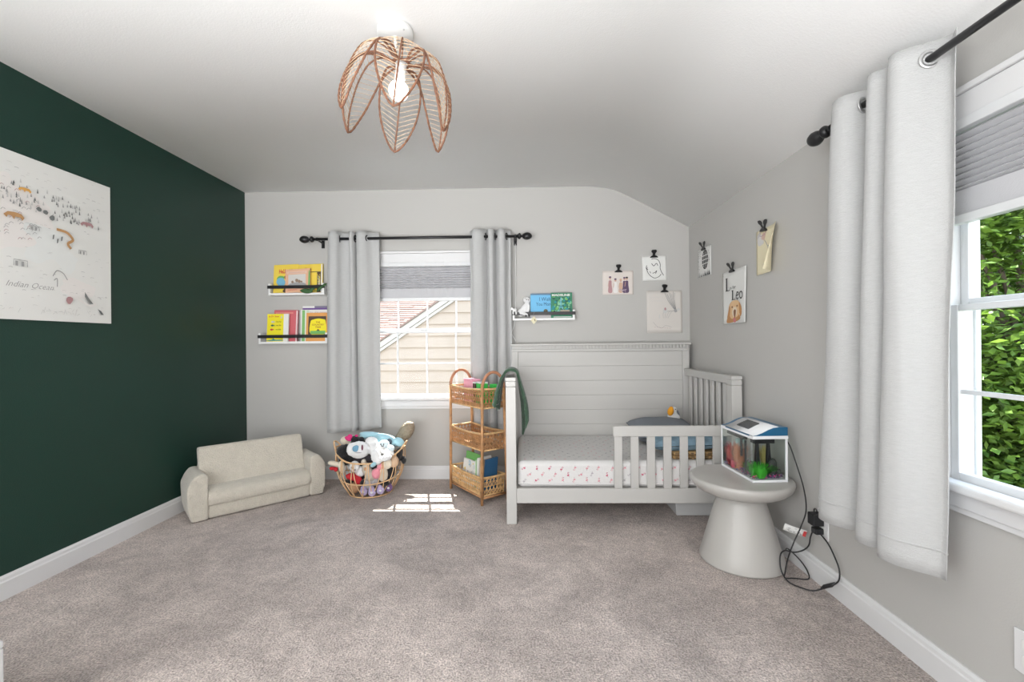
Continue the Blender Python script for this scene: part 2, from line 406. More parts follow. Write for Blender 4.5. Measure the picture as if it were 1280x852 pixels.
rod(R1m, -1.70, -.035, True, True, 'black curtain rod with egg finials above window between the wall shelves', (-1.665, -.062))
R2m = Matrix(((0, 1, 0, XR-.115), (-1, 0, 0, 0), (0, 0, 1, 0), (0, 0, 0, 1)))
rod(R2m, -1.86, .0, True, False, 'black curtain rod along the sloped right wall with tree window', (-1.835,))

# curtains
M_steel = mat('grommet_steel', (.55, .55, .55), .3, metal=.8)
def curtain(M, ctl, z0, z1, label, gidx, bot=None, seed=0, hemdrop=None, gm_=M_black):
    # ctl: (x, y) control line around the rod; bot: same at the hem
    bot = bot or ctl
    A = spline([(a, b_, 0) for a, b_ in ctl], 8); Bp = spline([(a, b_, 0) for a, b_ in bot], 8); n = len(A)-1
    x0, x1 = min(p.x for p in A), max(p.x for p in A)
    root = thing('curtain', M @ Vector(((x0+x1)/2, 0, z0)), label, 'curtain')
    nv = 40; rng = random.Random(seed)
    def fn(u, v):
        i = min(int(round(u*n)), n); s = v**.8
        p = A[i].lerp(Bp[i], s)
        wob = noise.noise(Vector((u*5+seed, v*2.2, seed)))*.010*min(1, v*3)
        zz = z1+(z0-z1)*v + (hemdrop(u)*v if hemdrop else 0)
        return (p.x+wob*.6, p.y+wob, zz)
    b = MB(M); b.grid(n, nv, fn); cl = b.build('drape', M_curt, root, smooth=True, solid=.0025, off=0)
    # hem stitched band
    b = MB(M); b.grid(n, 2, lambda u, v: tuple(Vector(fn(u, 1-.022*v-.052))+Vector((0, -.0035, 0))) if False else fn(u, .948+.004*v))
    b.build('hem', M_curt, cl, smooth=True, solid=.006, off=0)
    for (gx, gy, ang) in gidx:
        Mg = M @ T((gx, gy, 1.972)) @ RZ(ang) @ RY(PI/2)
        prg = [(.0235+.006*math.cos(a), .006*.6*math.sin(a)) for a in [2*PI*k/8 for k in range(8)]]
        b = MB(Mg); vs = []; fs = []
        for k in range(24):
            t = 2*PI*k/24
            for (r, h) in prg: vs.append((r*math.cos(t), r*math.sin(t), h))
        for k in range(24):
            for j in range(8): fs.append((k*8+j, ((k+1) % 24)*8+j, ((k+1) % 24)*8+(j+1) % 8, k*8+(j+1) % 8))
        b.add(vs, fs); b.build('grommet', gm_, root, smooth=True)
    return root
# left curtain of window_1 (y negative = towards the room)
cL = [(-1.565, -.020), (-1.535, -.044), (-1.495, -.036), (-1.470, .012), (-1.440, .030), (-1.402, .026), (-1.392, -.028), (-1.372, -.038), (-1.360, -.012), (-1.352, .026), (-1.336, -.022), (-1.305, -.044), (-1.268, -.024), (-1.230, .022), (-1.185, .030), (-1.165, .022)]
bL = [(-1.59, -.020), (-1.55, -.048), (-1.51, -.046), (-1.475, -.010), (-1.44, .012), (-1.405, .016), (-1.392, -.020), (-1.368, -.036), (-1.35, -.014), (-1.342, .022), (-1.325, -.018), (-1.29, -.046), (-1.25, -.036), (-1.21, .004), (-1.18, .018), (-1.160, .018)]
curtain(R1m, cL, .41, 2.025, 'white linen grommet curtain left of the window, hanging over the toy basket', ((-1.478, 0, .3), (-1.352, 0, -.1), (-1.252, 0, -.35)), bL, 3, lambda u: .03*u)
cR = [(-.428, .030), (-.412, .012), (-.398, -.030), (-.370, -.044), (-.330, -.030), (-.300, .010), (-.290, .030), (-.278, -.010), (-.268, -.040), (-.240, -.036), (-.224, .010), (-.214, .030), (-.200, -.014), (-.180, -.044), (-.150, -.038), (-.128, .008), (-.112, .026), (-.098, .024)]
bR = [(x+.004*math.sin(i*2), y*.9) for i, (x, y) in enumerate(cR)]
curtain(R1m, cR, .41, 2.025, 'white linen grommet curtain right of the window behind the rattan tiers', ((-.30, 0, .3), (-.222, 0, 0), (-.130, 0, -.3)), bR, 8)
# far curtain of window_2; local x = -Y
c2 = [(-1.775, .02), (-1.770, -.03), (-1.735, -.056), (-1.690, -.046), (-1.660, .0), (-1.645, .034), (-1.610, .036), (-1.596, -.01), (-1.580, -.046), (-1.552, -.052), (-1.525, -.024), (-1.512, .02), (-1.498, -.016), (-1.480, -.056), (-1.445, -.060), (-1.41, -.024), (-1.385, .020), (-1.36, .036), (-1.335, .022)]
b2 = [(-1.90, .035), (-1.88, -.02), (-1.83, -.060), (-1.77, -.056), (-1.72, -.02), (-1.70, .012), (-1.67, .0), (-1.655, -.03), (-1.64, -.056), (-1.61, -.064), (-1.575, -.05), (-1.56, -.02), (-1.545, -.05), (-1.50, -.078), (-1.455, -.070), (-1.42, -.045), (-1.395, -.02), (-1.375, -.004), (-1.355, .0)]
curtain(R2m, c2, .405, 2.025, 'white linen grommet curtain on the right wall beside the tree window', ((-1.66, 0, .3), (-1.520, 0, 0), (-1.395, 0, -.35)), b2, 5, lambda u: -.0*u, M_steel)

# ------------------------------------------------------------------ map poster on the green wall
def blob2(cx, cy, r, rng, n=9, ex=1.0): 
    return [(cx+r*ex*(1+rng.uniform(-.25, .25))*math.cos(2*PI*k/n), cy+r*(1+rng.uniform(-.25, .25))*math.sin(2*PI*k/n)) for k in range(n)]
mp = thing('map_poster', (XL+.01, 1.93, 1.25), 'large unframed illustrated map poster on the dark green wall', 'poster')
MB().box(XL+.002, XL+.014, 1.36, 2.457, 1.249, 2.012).build('sheet', M_paper, mp)
MP = Matrix(((0, 0, 1, XL+.014), (1, 0, 0, 1.36), (0, 1, 0, 1.249), (0, 0, 0, 1)))   # x = along Y (0..1.097), y up (0..0.763)
P = Print(MP); rng = random.Random(4)
pinkw = flat('print_blush', .765, .735, .715); grw = flat('print_greygreen', .73, .745, .735); tan_ = flat('print_tan', .48, .27, .12); mauve = flat('print_mauve', .42, .24, .25); dgr = flat('print_darkgrey', .16, .17, .17); org_ = flat('print_orange', .70, .38, .10)
for (cx, cy, r, ex) in ((.56, .55, .10, 1.2), (.66, .46, .12, 1.3), (.75, .38, .09, 1.3), (.58, .38, .07, 1.6), (.90, .17, .05, 1.8), (.86, .30, .05, 1.0), (.5, .2, .05, 1.0), (.45, .3, .06, 1)):
    P.poly(blob2(cx, cy, r, rng, 14, ex), pinkw if rng.random() < .55 else grw, True)
for i in range(230):
    x, y = rng.uniform(.02, 1.07), rng.uniform(.02, .74); l = rng.uniform(.008, .022)
    if .5 < x < 1.0 and .3 < y < .62 and rng.random() < .7: continue
    P.line([(x, y), (x+l*.5, y+.002), (x+l, y)], .0014, M_inkl if rng.random() < .65 else M_inkg)
for i in range(95):     # little conifers
    x, y = rng.uniform(.56, 1.03), rng.uniform(.52, .64)
    y = y-.10*(x-.55)
    h = rng.uniform(.012, .024); P.poly([(x-.004, y), (x+.004, y), (x, y+h)], rng.choice([M_inkg, dgr, M_inkl]))
for i in range(36):     # hill hooks
    x, y = rng.uniform(.54, .72), rng.uniform(.36, .60); P.line([(x, y), (x+.008, y+.010), (x+.018, y+.006)], .0018, rng.choice([M_inkg, mauve]))
def beast(x, y, s, m):
    P.poly([(x-s, y), (x-s*.6, y+s*.38), (x, y+s*.45), (x+s*.7, y+s*.4), (x+s, y+s*.05), (x+s*.8, y-s*.3), (x+s*.6, y), (x+s*.1, y-s*.02), (x, y-s*.35), (x-s*.25, y), (x-s*.6, y), (x-s*.7, y-s*.3)], m)
beast(.66, .60, .028, org_); beast(.615, .468, .042, tan_); beast(.955, .515, .036, mauve); beast(.44, .62, .03, mauve); beast(.47, .33, .03, org_); beast(.53, .53, .030, mauve)
P.line([(.80, .455), (.85, .45), (.88, .42), (.855, .395), (.87, .372)], .013, tan_)
for (x, y) in ((.72, .53), (.75, .525), (.78, .505)): P.poly(blob2(x, y, .012, rng, 8), dgr); 
for (x, y, s) in ((.50, .395, .030), (.64, .245, .028), (.70, .425, .02), (.535, .50, .02), (.93, .355, .02)):
    P.line([(x-s, y), (x-s, y+s), (x+s, y+s), (x+s, y)], .003, M_inkg, False); P.rect(x-s*.8, y, x-s*.4, y+s*.8, M_inkg); P.rect(x+s*.1, y, x+s*.5, y+s*.8, M_inkg)
for (x, y) in ((.78, .40), (.80, .385), (.82, .40)): P.poly([(x, y), (x+.006, y+.004), (x+.009, y+.026), (x+.002, y+.022)], dgr)
P.line([(.52, .19), (.525, .14), (.515, .12)], .01, mauve); P.line([(.49, .20), (.52, .21), (.55, .20)], .004, dgr)
P.poly([(.94, .16), (.96, .13), (.985, .10), (.965, .10), (.94, .135)], dgr); P.poly([(1.01, .075), (1.03, .065), (1.045, .045), (1.03, .045)], dgr)
P.line([(.86, .11), (.90, .12), (.96, .09), (1.0, .10)], .010, pinkw); P.poly(blob2(.86, .11, .018, rng, 9), mauve)
P.line([(.78, .22), (.80, .25), (.83, .24), (.85, .21)], .004, M_inkg); P.line([(.80, .17), (.80, .21), (.785, .20)], .004, M_inkg)
for i in range(60):
    x = rng.uniform(.4, 1.0); P.line([(x, .03+rng.uniform(0, .03)), (x+.01, .036+rng.uniform(0, .03))], .0016, pinkw if rng.random() < .6 else M_inkl)
P.build('print', mp)['kind'] = 'stuff'
P = Print(MP); P.lay = 40; P.text('Indian Ocean', .585, .150, .205, .026, M_inkg, .45, -.01); P.build('lettering', mp)

# ------------------------------------------------------------------ pinned artwork
def mframe(corner, axis):
    # local x right along wall, y up, z out from wall
    if axis == 'B': return Matrix(((1, 0, 0, corner[0]), (0, 0, -1, YB-.004), (0, 1, 0, corner[1]), (0, 0, 0, 1)))
    return Matrix(((0, 0, -1, XR-.004), (-1, 0, 0, corner[0]), (0, 1, 0, corner[1]), (0, 0, 0, 1)))   # x runs towards camera (-Y)
def paper(name, M, w, h, m, label, cat='drawing', rot=0, curl=0, group=None):
    M = M @ Matrix.Rotation(rot, 4, 'Z')
    root = thing(name, M @ Vector((w/2, 0, 0)), label, cat, group)
    def fn(u, v):
        z = .0+ curl*max(0, u-.55)**2*(1.4-v) + .003*math.sin(u*3)
        return (w*u, h*v, z)
    MB(M).grid(14, 10, fn).build('sheet', m, root, smooth=True, solid=.0008, off=-1)
    return root, M, fn
def clip(M, w, h, rot, label, splay=False):
    x = w/2 if not isinstance(w, tuple) else w[0]; y = h
    Mc = M @ T((x, y, .006)) @ Matrix.Rotation(rot, 4, 'Z')
    root = thing('bulldog_clip', Mc @ Vector((0, 0, 0)), label, 'clip')
    MB(Mc).prism([(-.031, -.014), (.031, -.014), (.030, -.006), (.014, .004), (-.014, .004), (-.030, -.006)], 'Z', -.004, .010).build('jaw', M_black, root, bevel=.002)
    def handle(a, z):
        Mh = Mc @ T((0, .002, z)) @ RX(a)
        MB(Mh).prism([(-.008, 0), (.008, 0), (.009, .022), (.017, .030), (.018, .042), (.010, .050), (-.010, .050), (-.018, .042), (-.017, .030), (-.009, .022)], 'Z', -.0015, .0015).build('handle', M_black, root, bevel=.001)
    handle(.55, .006); handle(-.05, -.001)
def lines(P, data, w, m):
    for pts in data: P.line(pts, w, m)

# four figures
r, M, _ = paper('family_picture', mframe((.650, 1.506), 'B'), .252, .196, M_paperpink, 'pale sheet with four dressed figures in a row, left of the back wall drawings')
P = Print(M @ T((0, 0, .0045))); pu = flat('print_plum', .10, .06, .12); pe = flat('print_peach', .60, .40, .28); li = flat('print_lilac', .42, .34, .40); skin = flat('print_skin', .55, .36, .28)
for (x, hh, m, hm) in ((.062, .135, mauve, pu), (.105, .118, pinkw, pu), (.148, .115, pe, pe), (.178, .128, pu, pu), (.198, .13, pu, M_ink)):
    P.poly([(x-.016, .02), (x+.016, .02), (x+.012, hh*.62), (x+.010, hh*.85), (x-.010, hh*.85), (x-.012, hh*.6)], m, True); P.disc((x, hh), .009, .011, skin); P.disc((x, hh+.009), .010, .007, hm); P.line([(x-.011, hh*.8), (x-.017, hh*.5)], .004, skin)
for k in range(14): P.line([(.155+rng.uniform(-.02, .05), .02+rng.uniform(0, .02)), (.155+rng.uniform(-.02, .05), .045)], .002, li)
P.build('print', r); clip(M, .26, .196, 0, 'black bulldog clip holding the pale sheet with four figures')
# line drawing
r, M, _ = paper('line_drawing', mframe((.978, 1.616), 'B'), .196, .202, M_paper, 'white square sheet with a bold black line drawing, highest on the back wall', rot=.02)
P = Print(M @ T((0, 0, .0045)))
lines(P, [[(.075, .175), (.10, .178), (.13, .165), (.145, .13), (.143, .10), (.155, .065), (.17, .04)], [(.04, .11), (.035, .09), (.05, .055), (.075, .03), (.10, .02), (.13, .03), (.15, .05)],
          [(.075, .14), (.09, .12), (.10, .125), (.115, .14), (.125, .12)], [(.08, .06), (.10, .065), (.115, .08), (.105, .055)], [(.06, .075), (.065, .06)], [(.035, .125), (.03, .10), (.045, .09)]], .0045, M_ink)
P.build('print', r); clip(M, .19, .200, 0, 'black bulldog clip holding the white line drawing')
# curtain sketch
r, M, _ = paper('sketch_sheet', mframe((1.010, 1.188), 'B'), .288, .345, M_papergrey, 'beige sheet with a drape sketch, lowest on the back wall above the headboard', rot=.01)
P = Print(M @ T((0, 0, .0045)))
for k in range(8): P.line([(.145+.012*k, .335-.01*(k % 3)), (.17+.008*k, .27), (.215+.003*k, .20), (.235, .18)], .0022, M_inkg if k % 2 else dgr)
for k in range(4): P.line([(.235, .18), (.20-.02*k, .17), (.17-.012*k, .12)], .002, M_inkg)
P.poly(blob2(.232, .178, .014, rng, 9), M_inkg); P.poly(blob2(.255, .19, .012, rng, 9), M_inkl); P.poly(blob2(.15, .18, .020, rng, 9), M_inkl); P.disc((.15, .195), .008, .012, mauve); P.line([(.10, .12), (.102, .15)], .006, M_inkl)
for y, a, b_ in ((.29, .02, .10), (.262, .03, .12)): P.line([(a+i*(b_-a)/9, y+(.004 if i % 2 else -.003)) for i in range(10)], .002, M_inkl)
P.line([(.05, .09), (.08, .055), (.12, .04), (.15, .06), (.20, .045)], .002, M_inkg)
for k in range(7): P.line([(.06+.02*k, .05-.002*k), (.07+.02*k, .046-.002*k)], .002, mauve)
P.build('print', r); clip(M, .29, .345, 0, 'black bulldog clip holding the beige drape sketch')
# right wall: egg / balloon print (x towards camera)
r, M, _ = paper('balloon_print', mframe((3.50, 1.60), 'R'), .24, .215, M_paper, 'small white sheet with black latticed oval over grass, nearest the corner on right wall', rot=0)
P = Print(M @ T((0, 0, .0045)))
P.disc((.14, .125), .054, .072, M_ink, n=22)
for k in (-1, 0, 1): P.line([(.14+k*.026, .06+abs(k)*.012), (.14+k*.030, .125), (.14+k*.026, .19-abs(k)*.012)], .006, M_paper)
for y in (.095, .125, .155): P.line([(.088, y), (.192, y)], .006, M_paper, False)
for k in range(34): x = rng.uniform(.008, .225); P.poly([(x-.006, .003), (x+.006, .003), (x+rng.uniform(-.004, .004), rng.uniform(.018, .05))], M_ink if k % 2 else M_inkg)
for k in range(22): P.disc((rng.uniform(.01, .075), rng.uniform(.05, .20)), .0028, .0028, M_ink)
for k in range(8): P.disc((rng.uniform(.205, .23), rng.uniform(.06, .2)), .0026, .0026, M_ink)
P.build('print', r); clip(M, .24, .212, 0, 'black bulldog clip holding the black latticed oval print')
# dog letter print
r, M, _ = paper('dog_print', mframe((3.082, 1.232), 'R'), .335, .345, M_paper, 'white sheet reading L is for Leo above a golden dog face', curl=.05)
P = Print(M @ T((0, 0, .0075)))
gold = flat('dog_gold', .50, .25, .10); goldl = flat('dog_light', .70, .47, .26); brown = flat('dog_brown', .22, .10, .05); tong = flat('dog_tongue', .55, .18, .20)
def serif(x, y, w, h, kind, m):
    st = w*.28
    if kind == 'L': P.rect(x, y, x+st, y+h, m); P.rect(x-st*.5, y+h-.004, x+st*1.5, y+h, m); P.rect(x-st*.5, y, x+w, y+.004, m); P.rect(x+w-.003, y, x+w, y+h*.22, m)
    if kind == 'o': P.line([(x+w/2+w*.42*math.cos(a), y+h/2+h*.45*math.sin(a)) for a in [2*PI*k/14 for k in range(15)]], st*.6, m)
    if kind == 'e': P.line([(x+w*.1, y+h*.55), (x+w*.88, y+h*.6), (x+w*.75, y+h*.93), (x+w*.4, y+h*.97), (x+w*.08, y+h*.5), (x+w*.4, y+h*.03), (x+w*.88, y+h*.22)], st*.6, m)
serif(.070, .215, .055, .085, 'L', M_ink); P.text('is for', .130, .222, .075, .020, M_ink)
serif(.155, .150, .045, .062, 'L', M_ink); serif(.205, .150, .040, .045, 'e', M_ink); serif(.250, .150, .045, .046, 'o', M_ink)
P.poly([(.085, .005), (.25, .02), (.245, .06), (.225, .09), (.12, .085), (.095, .05)], gold, True)
P.poly([(.11, .08), (.115, .12), (.15, .142), (.20, .146), (.245, .135), (.262, .10), (.25, .06), (.22, .04), (.15, .03), (.12, .05)], goldl, True)
P.poly([(.115, .115), (.10, .08), (.085, .04), (.095, .02), (.12, .05), (.13, .10)], gold, True); P.poly([(.25, .13), (.275, .10), (.28, .06), (.262, .04), (.25, .07), (.245, .11)], gold, True)
P.poly([(.155, .07), (.165, .095), (.19, .105), (.215, .095), (.22, .07), (.205, .045), (.17, .042)], flat('dog_muzzle', .74, .62, .48), True)
P.disc((.155, .105), .009, .007, brown); P.disc((.222, .108), .009, .007, brown); P.poly([(.175, .078), (.19, .088), (.205, .08), (.20, .05), (.19, .03), (.178, .05)], brown, True); P.poly([(.172, .035), (.195, .03), (.205, .012), (.19, .0045), (.172, .012)], tong, True)
P.build('print', r); clip(M, .31, .345, .0, 'black bulldog clip holding the golden dog sheet')
# cream illustration
r, M, _ = paper('cream_illustration', mframe((2.636, 1.497), 'R'), .252, .250, M_cream, 'cream sheet with curled edge and faint creature sketch, nearest the curtain', curl=.35, rot=-.005)
P = Print(M @ T((0, 0, .0045)))
P.poly(blob2(.04, .215, .022, rng, 10), flat('print_grey', .48, .46, .46), True); P.poly(blob2(.055, .19, .028, rng, 10, 1.3), flat('print_palegrey', .62, .60, .58), True); P.poly(blob2(.085, .205, .02, rng, 10), flat('print_rose', .62, .44, .36), True)
P.line([(.06, .235), (.05, .215), (.09, .215), (.12, .24), (.10, .21)], .003, mauve); P.line([(.095, .185), (.11, .17), (.125, .15)], .004, M_inkg); P.line([(.125, .15), (.14, .12), (.155, .105), (.15, .13), (.13, .15)], .0035, M_inkg)
P.line([(.08+i*.007, .05+(.003 if i % 2 else -.002)+i*.0004) for i in range(9)], .0016, M_inkg)
P.build('print', r); clip(M, .19, .248, -.12, 'black bulldog clip holding the curled cream sheet')

# ------------------------------------------------------------------ wall shelves and books
SHY0, SHY1 = 3.615, 3.70
def shelf(x0, x1, z0, th, zb, label):
    root = thing('picture_ledge', ((x0+x1)/2, SHY1-.04, z0), label, 'wall shelf')
    MB().box(x0, x1, SHY0, SHY1, z0, z0+th).build('ledge_board', M_white, root, bevel=.0015)
    for x in (x0, x1-.016): MB().box(x, x+.016, SHY0, SHY1, z0+th, zb).build('end_bracket', M_white, root, bevel=.0015)
    MB().box(x0-.006, x1+.006, SHY0-.006, SHY0, zb-.042, zb-.016).build('front_rail', M_black, root, bevel=.001)
    return root
shelf(-2.088, -1.625, 1.527, .018, 1.622, 'white ledge with black rail, upper one beside the green wall')
shelf(-2.172, -1.606, 1.130, .018, 1.218, 'white ledge with black rail, lower one beside the green wall')
shelf(-.088, .412, 1.300, .016, 1.383, 'white ledge with black rail above the headboard')
def book(x, z, w, h, y, th, cover, label, roll=0, tilt=.10, pages=M_paper, group=None, name='picture_book', spine=None):
    # x,z = lower-left corner of front cover, y = bottom of the front cover plane
    M = T((x, y, z)) @ RY(roll) @ RX(-tilt)
    root = thing(name, M @ Vector((w/2, th/2, 0)), label, 'book', group)
    b = MB(M); b.box(0, w, 0, .002, 0, h); b.box(0, w, th-.002, th, 0, h); b.box(0, .002, .002, th-.002, 0, h); b.build('cover', cover, root)
    MB(M).box(.0025, w-.003, .0022, th-.0022, .003, h-.003).build('page_block', pages, root)
    PM = M @ Matrix(((1, 0, 0, 0), (0, 0, -1, 0), (0, 1, 0, 0), (0, 0, 0, 1)))
    return root, Print(PM)
yel = flat('cover_yellow', .80, .60, .08); yel2 = flat('cover_bright_yellow', .83, .72, .02); red = flat('cover_red', .55, .05, .05); salm = flat('cover_salmon', .72, .42, .27); grn = flat('cover_green', .16, .42, .12)
blue = flat('cover_sky_blue', .17, .48, .75); org2 = flat('cover_orange', .72, .34, .10); purp = flat('cover_purple', .15, .07, .28); wht = flat('cover_white', .75, .75, .72); dk = flat('cover_dark_brown', .08, .05, .035); teal = flat('print_teal', .02, .25, .27); lblue = flat('print_blue', .18, .45, .62); pinkr = flat('cover_rose', .60, .13, .15)
ZU = 1.5455
r, P = book(-2.062, ZU, .205, .240, 3.640, .010, yel, 'yellow picture book with red lettering and blue blob, upper ledge at left', -.03, .13)
P.text('HeLLo', .045, .165, .075, .036, red, 0, .03); P.text('at', .128, .185, .03, .016, dk); P.poly([(.03, .13), (.05, .145), (.085, .14), (.09, .12), (.06, .115), (.03, .115)], grn, True)
P.poly([(.025, .10), (.04, .125), (.08, .125), (.10, .09), (.085, .055), (.05, .06), (.03, .08)], lblue, True); P.poly([(.09, .14), (.13, .14), (.15, .08), (.14, .03), (.09, .03), (.105, .09)], flat('print_rust', .30, .10, .05), True); P.poly([(.08, .02), (.13, .05), (.15, .01), (.10, .0)], dk, True); P.build('print', r)
r, P = book(-1.860, ZU, .205, .242, 3.650, .010, yel, 'yellow and white picture book with black band behind the salmon book, upper ledge', -.035, .13)
P.rect(.012, .172, .16, .178, dk); P.text('Tales', .055, .195, .05, .016, red); P.rect(.158, .0, .19, .176, dk); P.rect(.192, .0, .202, .238, wht)
for k in range(16): P.line([(.16+rng.uniform(0, .025), rng.uniform(.01, .16)), (.165+rng.uniform(0, .02), rng.uniform(.01, .16))], .003, rng.choice([grn, M_inkl, yel]))
P.build('print', r)
r, P = book(-1.950, ZU, .205, .195, 3.6225, .010, salm, 'salmon picture book with a small meadow picture, front of the upper ledge', -.045, .10)
P.rect(.012, .155, .18, .178, flat('print_palesalmon', .74, .50, .38)); P.line([(.03+i*.007, .165+(.005 if i % 2 else -.004)) for i in range(20)], .002, mauve, False); P.rect(.025, .05, .170, .15, flat('print_pearl', .60, .58, .55)); P.poly([(.03, .07), (.06, .08), (.10, .085), (.14, .08), (.165, .07), (.165, .052), (.03, .052)], M_inkg, True)
for (x, y, s) in ((.06, .088, .010), (.095, .098, .014), (.115, .09, .012), (.135, .088, .008)): P.poly(blob2(x, y, s, rng), flat('print_hare', .27, .19, .13), True)
P.line([(.02+i*.006, .022+(.004 if i % 2 else -.003)) for i in range(14)], .003, red, False); P.poly([(.19, .03), (.203, .05), (.205, .16), (.195, .17)], grn, True); P.build('print', r)
# trailing leaf on the upper ledge
lf = thing('leaf_garland', (-1.72, 3.605, 1.55), 'dark green leaf sprig hooked over rail at right end of the upper ledge', 'plant')
lg = flat('leaf_green', .035, .10, .03)
MB().tube(spline([(-1.79, 3.604, 1.545), (-1.74, 3.602, 1.552), (-1.68, 3.600, 1.556), (-1.64, 3.604, 1.585), (-1.60, 3.600, 1.612)], 6), .0025, 6).build('stem', lg, lf, smooth=True)
for (x, z, w_, h_, rr) in ((-1.765, 1.556, .052, .020, -.1), (-1.725, 1.567, .03, .014, .4), (-1.655, 1.575, .030, .013, .8), (-1.615, 1.604, .022, .010, .5)):
    Ml = T((x, 3.601, z)) @ RY(-rr)
    MB(Ml).grid(8, 4, lambda u, v: ((u-.5)*2*w_, -.004*math.sin(PI*v)-.003*math.sin(PI*u), (v-.5)*2*h_*math.sin(PI*min(max(u, .02), .98))**.7)).build('leaf', lg, lf, smooth=True, solid=.001)
tag(MB().ell((-1.652, 3.640, 1.5685), (.014, .014, .023)).build('white_figurine', M_white, smooth=True), 'tiny white rounded figurine at right end of the upper ledge', 'figurine')
ZL = 1.1485
r, P = book(-2.075, ZL, .200, .262, 3.655, .012, pinkr, 'red picture book behind the yellow fish book, lower ledge', .01, .08)
P.rect(.012, .232, .16, .245, flat('print_lightred', .70, .25, .22)); P.rect(.186, .0, .1995, .258, flat('print_rosewhite', .72, .55, .55)); P.build('print', r)
r, P = book(-2.110, ZL, .176, .228, 3.6225, .012, wht, 'yellow book with three little fish and red lettering, lower ledge at left', 0, .08)
P.rect(.0, .0, .136, .227, yel2); P.text('by Dr. Seuss', .012, .196, .085, .018, red, .2, .02); P.line([(.112, .19), (.118, .21), (.122, .19)], .006, M_inkl)
for y, m, x, t in ((.162, M_inkl, .045, 'One Fish'), (.132, flat('print_pine', .03, .12, .08), .043, 'two fish'), (.098, red, .038, 'red fish')):
    P.disc((x, y), .013, .008, m); P.poly([(x+.011, y), (x+.020, y+.007), (x+.020, y-.007)], m); P.text(t, .072, y-.005, .045, .012, M_ink, 0, .01)
P.poly([(.008, .006), (.13, .006), (.125, .014), (.07, .016), (.055, .028), (.045, .016), (.01, .012)], teal, True); P.build('print', r)
r, P = book(-1.835, ZL, .235, .292, 3.664, .010, wht, 'white topped book with purple band, tallest on the lower ledge', 0, .05)
P.rect(.0, .252, .235, .276, purp); P.rect(.10, .276, .235, .292, flat('print_slate', .20, .18, .26)); P.disc((.19, .25), .010, .012, M_ink); P.build('print', r)
r, P = book(-1.838, ZL, .235, .260, 3.643, .010, wht, 'white book with green spine stripe behind the orange book, lower ledge', 0, .05)
P.rect(.010, .0, .034, .256, flat('print_leafgreen', .22, .48, .16)); P.rect(.045, .0, .07, .256, flat('print_palegreen', .55, .68, .52)); P.text('fun', .056, .06, .012, .04, M_ink); P.text('for the moon', .075, .235, .14, .010, mauve); P.build('print', r)
r, P = book(-1.785, ZL, .188, .234, 3.6225, .012, org2, 'orange picture book with yellow treetop cover, lower ledge at right', 0, .08)
P.rect(.018, .055, .165, .205, dk); P.poly([(.038, .06), (.036, .16), (.06, .178), (.10, .186), (.14, .18), (.160, .165), (.160, .06)], yel2, True); P.rect(.036, .058, .160, .085, grn)
for i, (t, x, w_) in enumerate((('THE', .080, .035), ('COUNTRY', .048, .100), ('TREE', .075, .048))): P.text(t, x, .148-i*.020, w_, .014, flat('print_brick', .35, .12, .03), 0, .02)
P.poly([(.085, .085), (.10, .10), (.115, .085)], dk); P.build('print', r)
# right ledge
ZR = 1.3165
r, P = book(.058, ZR, .205, .203, 3.640, .012, blue, 'sky blue picture book with dark lettering, centre of ledge above headboard', 0, .09)
P.rect(0, .190, .205, .203, flat('print_dusk', .12, .22, .34)); navy = flat('print_navy', .02, .06, .18)
P.text('I Wish', .072, .142, .09, .030, navy); P.text('You More', .045, .102, .13, .028, navy); P.rect(0, .0, .205, .035, flat('print_sand', .52, .50, .50)); P.disc((.122, .060), .017, .015, flat('print_tuft', .10, .09, .05)); P.line([(.122, .03), (.122, .05)], .008, flat('print_tuft2', .20, .12, .08)); P.build('print', r)
r, P = book(.222, ZR, .172, .206, 3.6225, .011, flat('cover_park_green', .04, .20, .11), 'green picture book with white title and tower, right end of ledge above headboard', 0, .08)
P.text('MADELINE', .010, .178, .145, .018, wht, 0, .03); dgn = flat('print_deepgreen', .02, .10, .08)
for k in range(60): P.poly(blob2(rng.uniform(.01, .16), rng.uniform(.05, .17), rng.uniform(.006, .014), rng, 7), rng.choice([dgn, grn, flat('print_mint', .22, .50, .28), teal, dgn]))
P.line([(.055, .05), (.073, .09), (.080, .165)], .004, lblue); P.line([(.108, .05), (.090, .09), (.083, .165)], .004, lblue); P.line([(.065, .085), (.098, .085)], .004, lblue); P.rect(.075, .04, .15, .065, flat('print_tan2', .38, .33, .26)); P.rect(.02, .004, .165, .012, M_inkl); P.build('print', r)

def blobs(name, parts, m, parent=None, vox=.006, disp=0, label=None):
    b = MB()
    for p in parts: b.ell(p[0], p[1], p[2] if len(p) > 2 else None, 14, 9)
    return b.build(name, m, parent, smooth=True, remesh=vox, disp=disp, label=label)
plw = mat('plush_white', (.82, .82, .82), 1, .8, 120, sheen=.5)
plc = mat('plush_cream', (.76, .68, .55), 1, .7, 120, sheen=.4)
plb = mat('plush_black', (.012, .012, .014), 1, .8, 120, sheen=.2)
plbl = mat('plush_light_blue', (.36, .60, .68), 1, .4, 120, sheen=.4)
plp = mat('plush_pink', (.78, .30, .36), 1, .5, 120, sheen=.3)
plh = mat('plush_hot_pink', (.70, .04, .20), .9, .3, 120)
plr = mat('plush_red', (.50, .02, .03), .9, .4, 120)
pll = mat('plush_lavender', (.48, .40, .62), .9, .4, 120, sheen=.3)
plpu = mat('plush_purple', (.16, .08, .22), .9, .4, 120, sheen=.3)
plg = mat('plush_grey', (.42, .41, .42), 1, .6, 120)
plt = mat('plush_tan', (.55, .32, .18), 1, .6, 120)
plo = mat('plush_orange', (.85, .36, .02), .9, .4, 100)
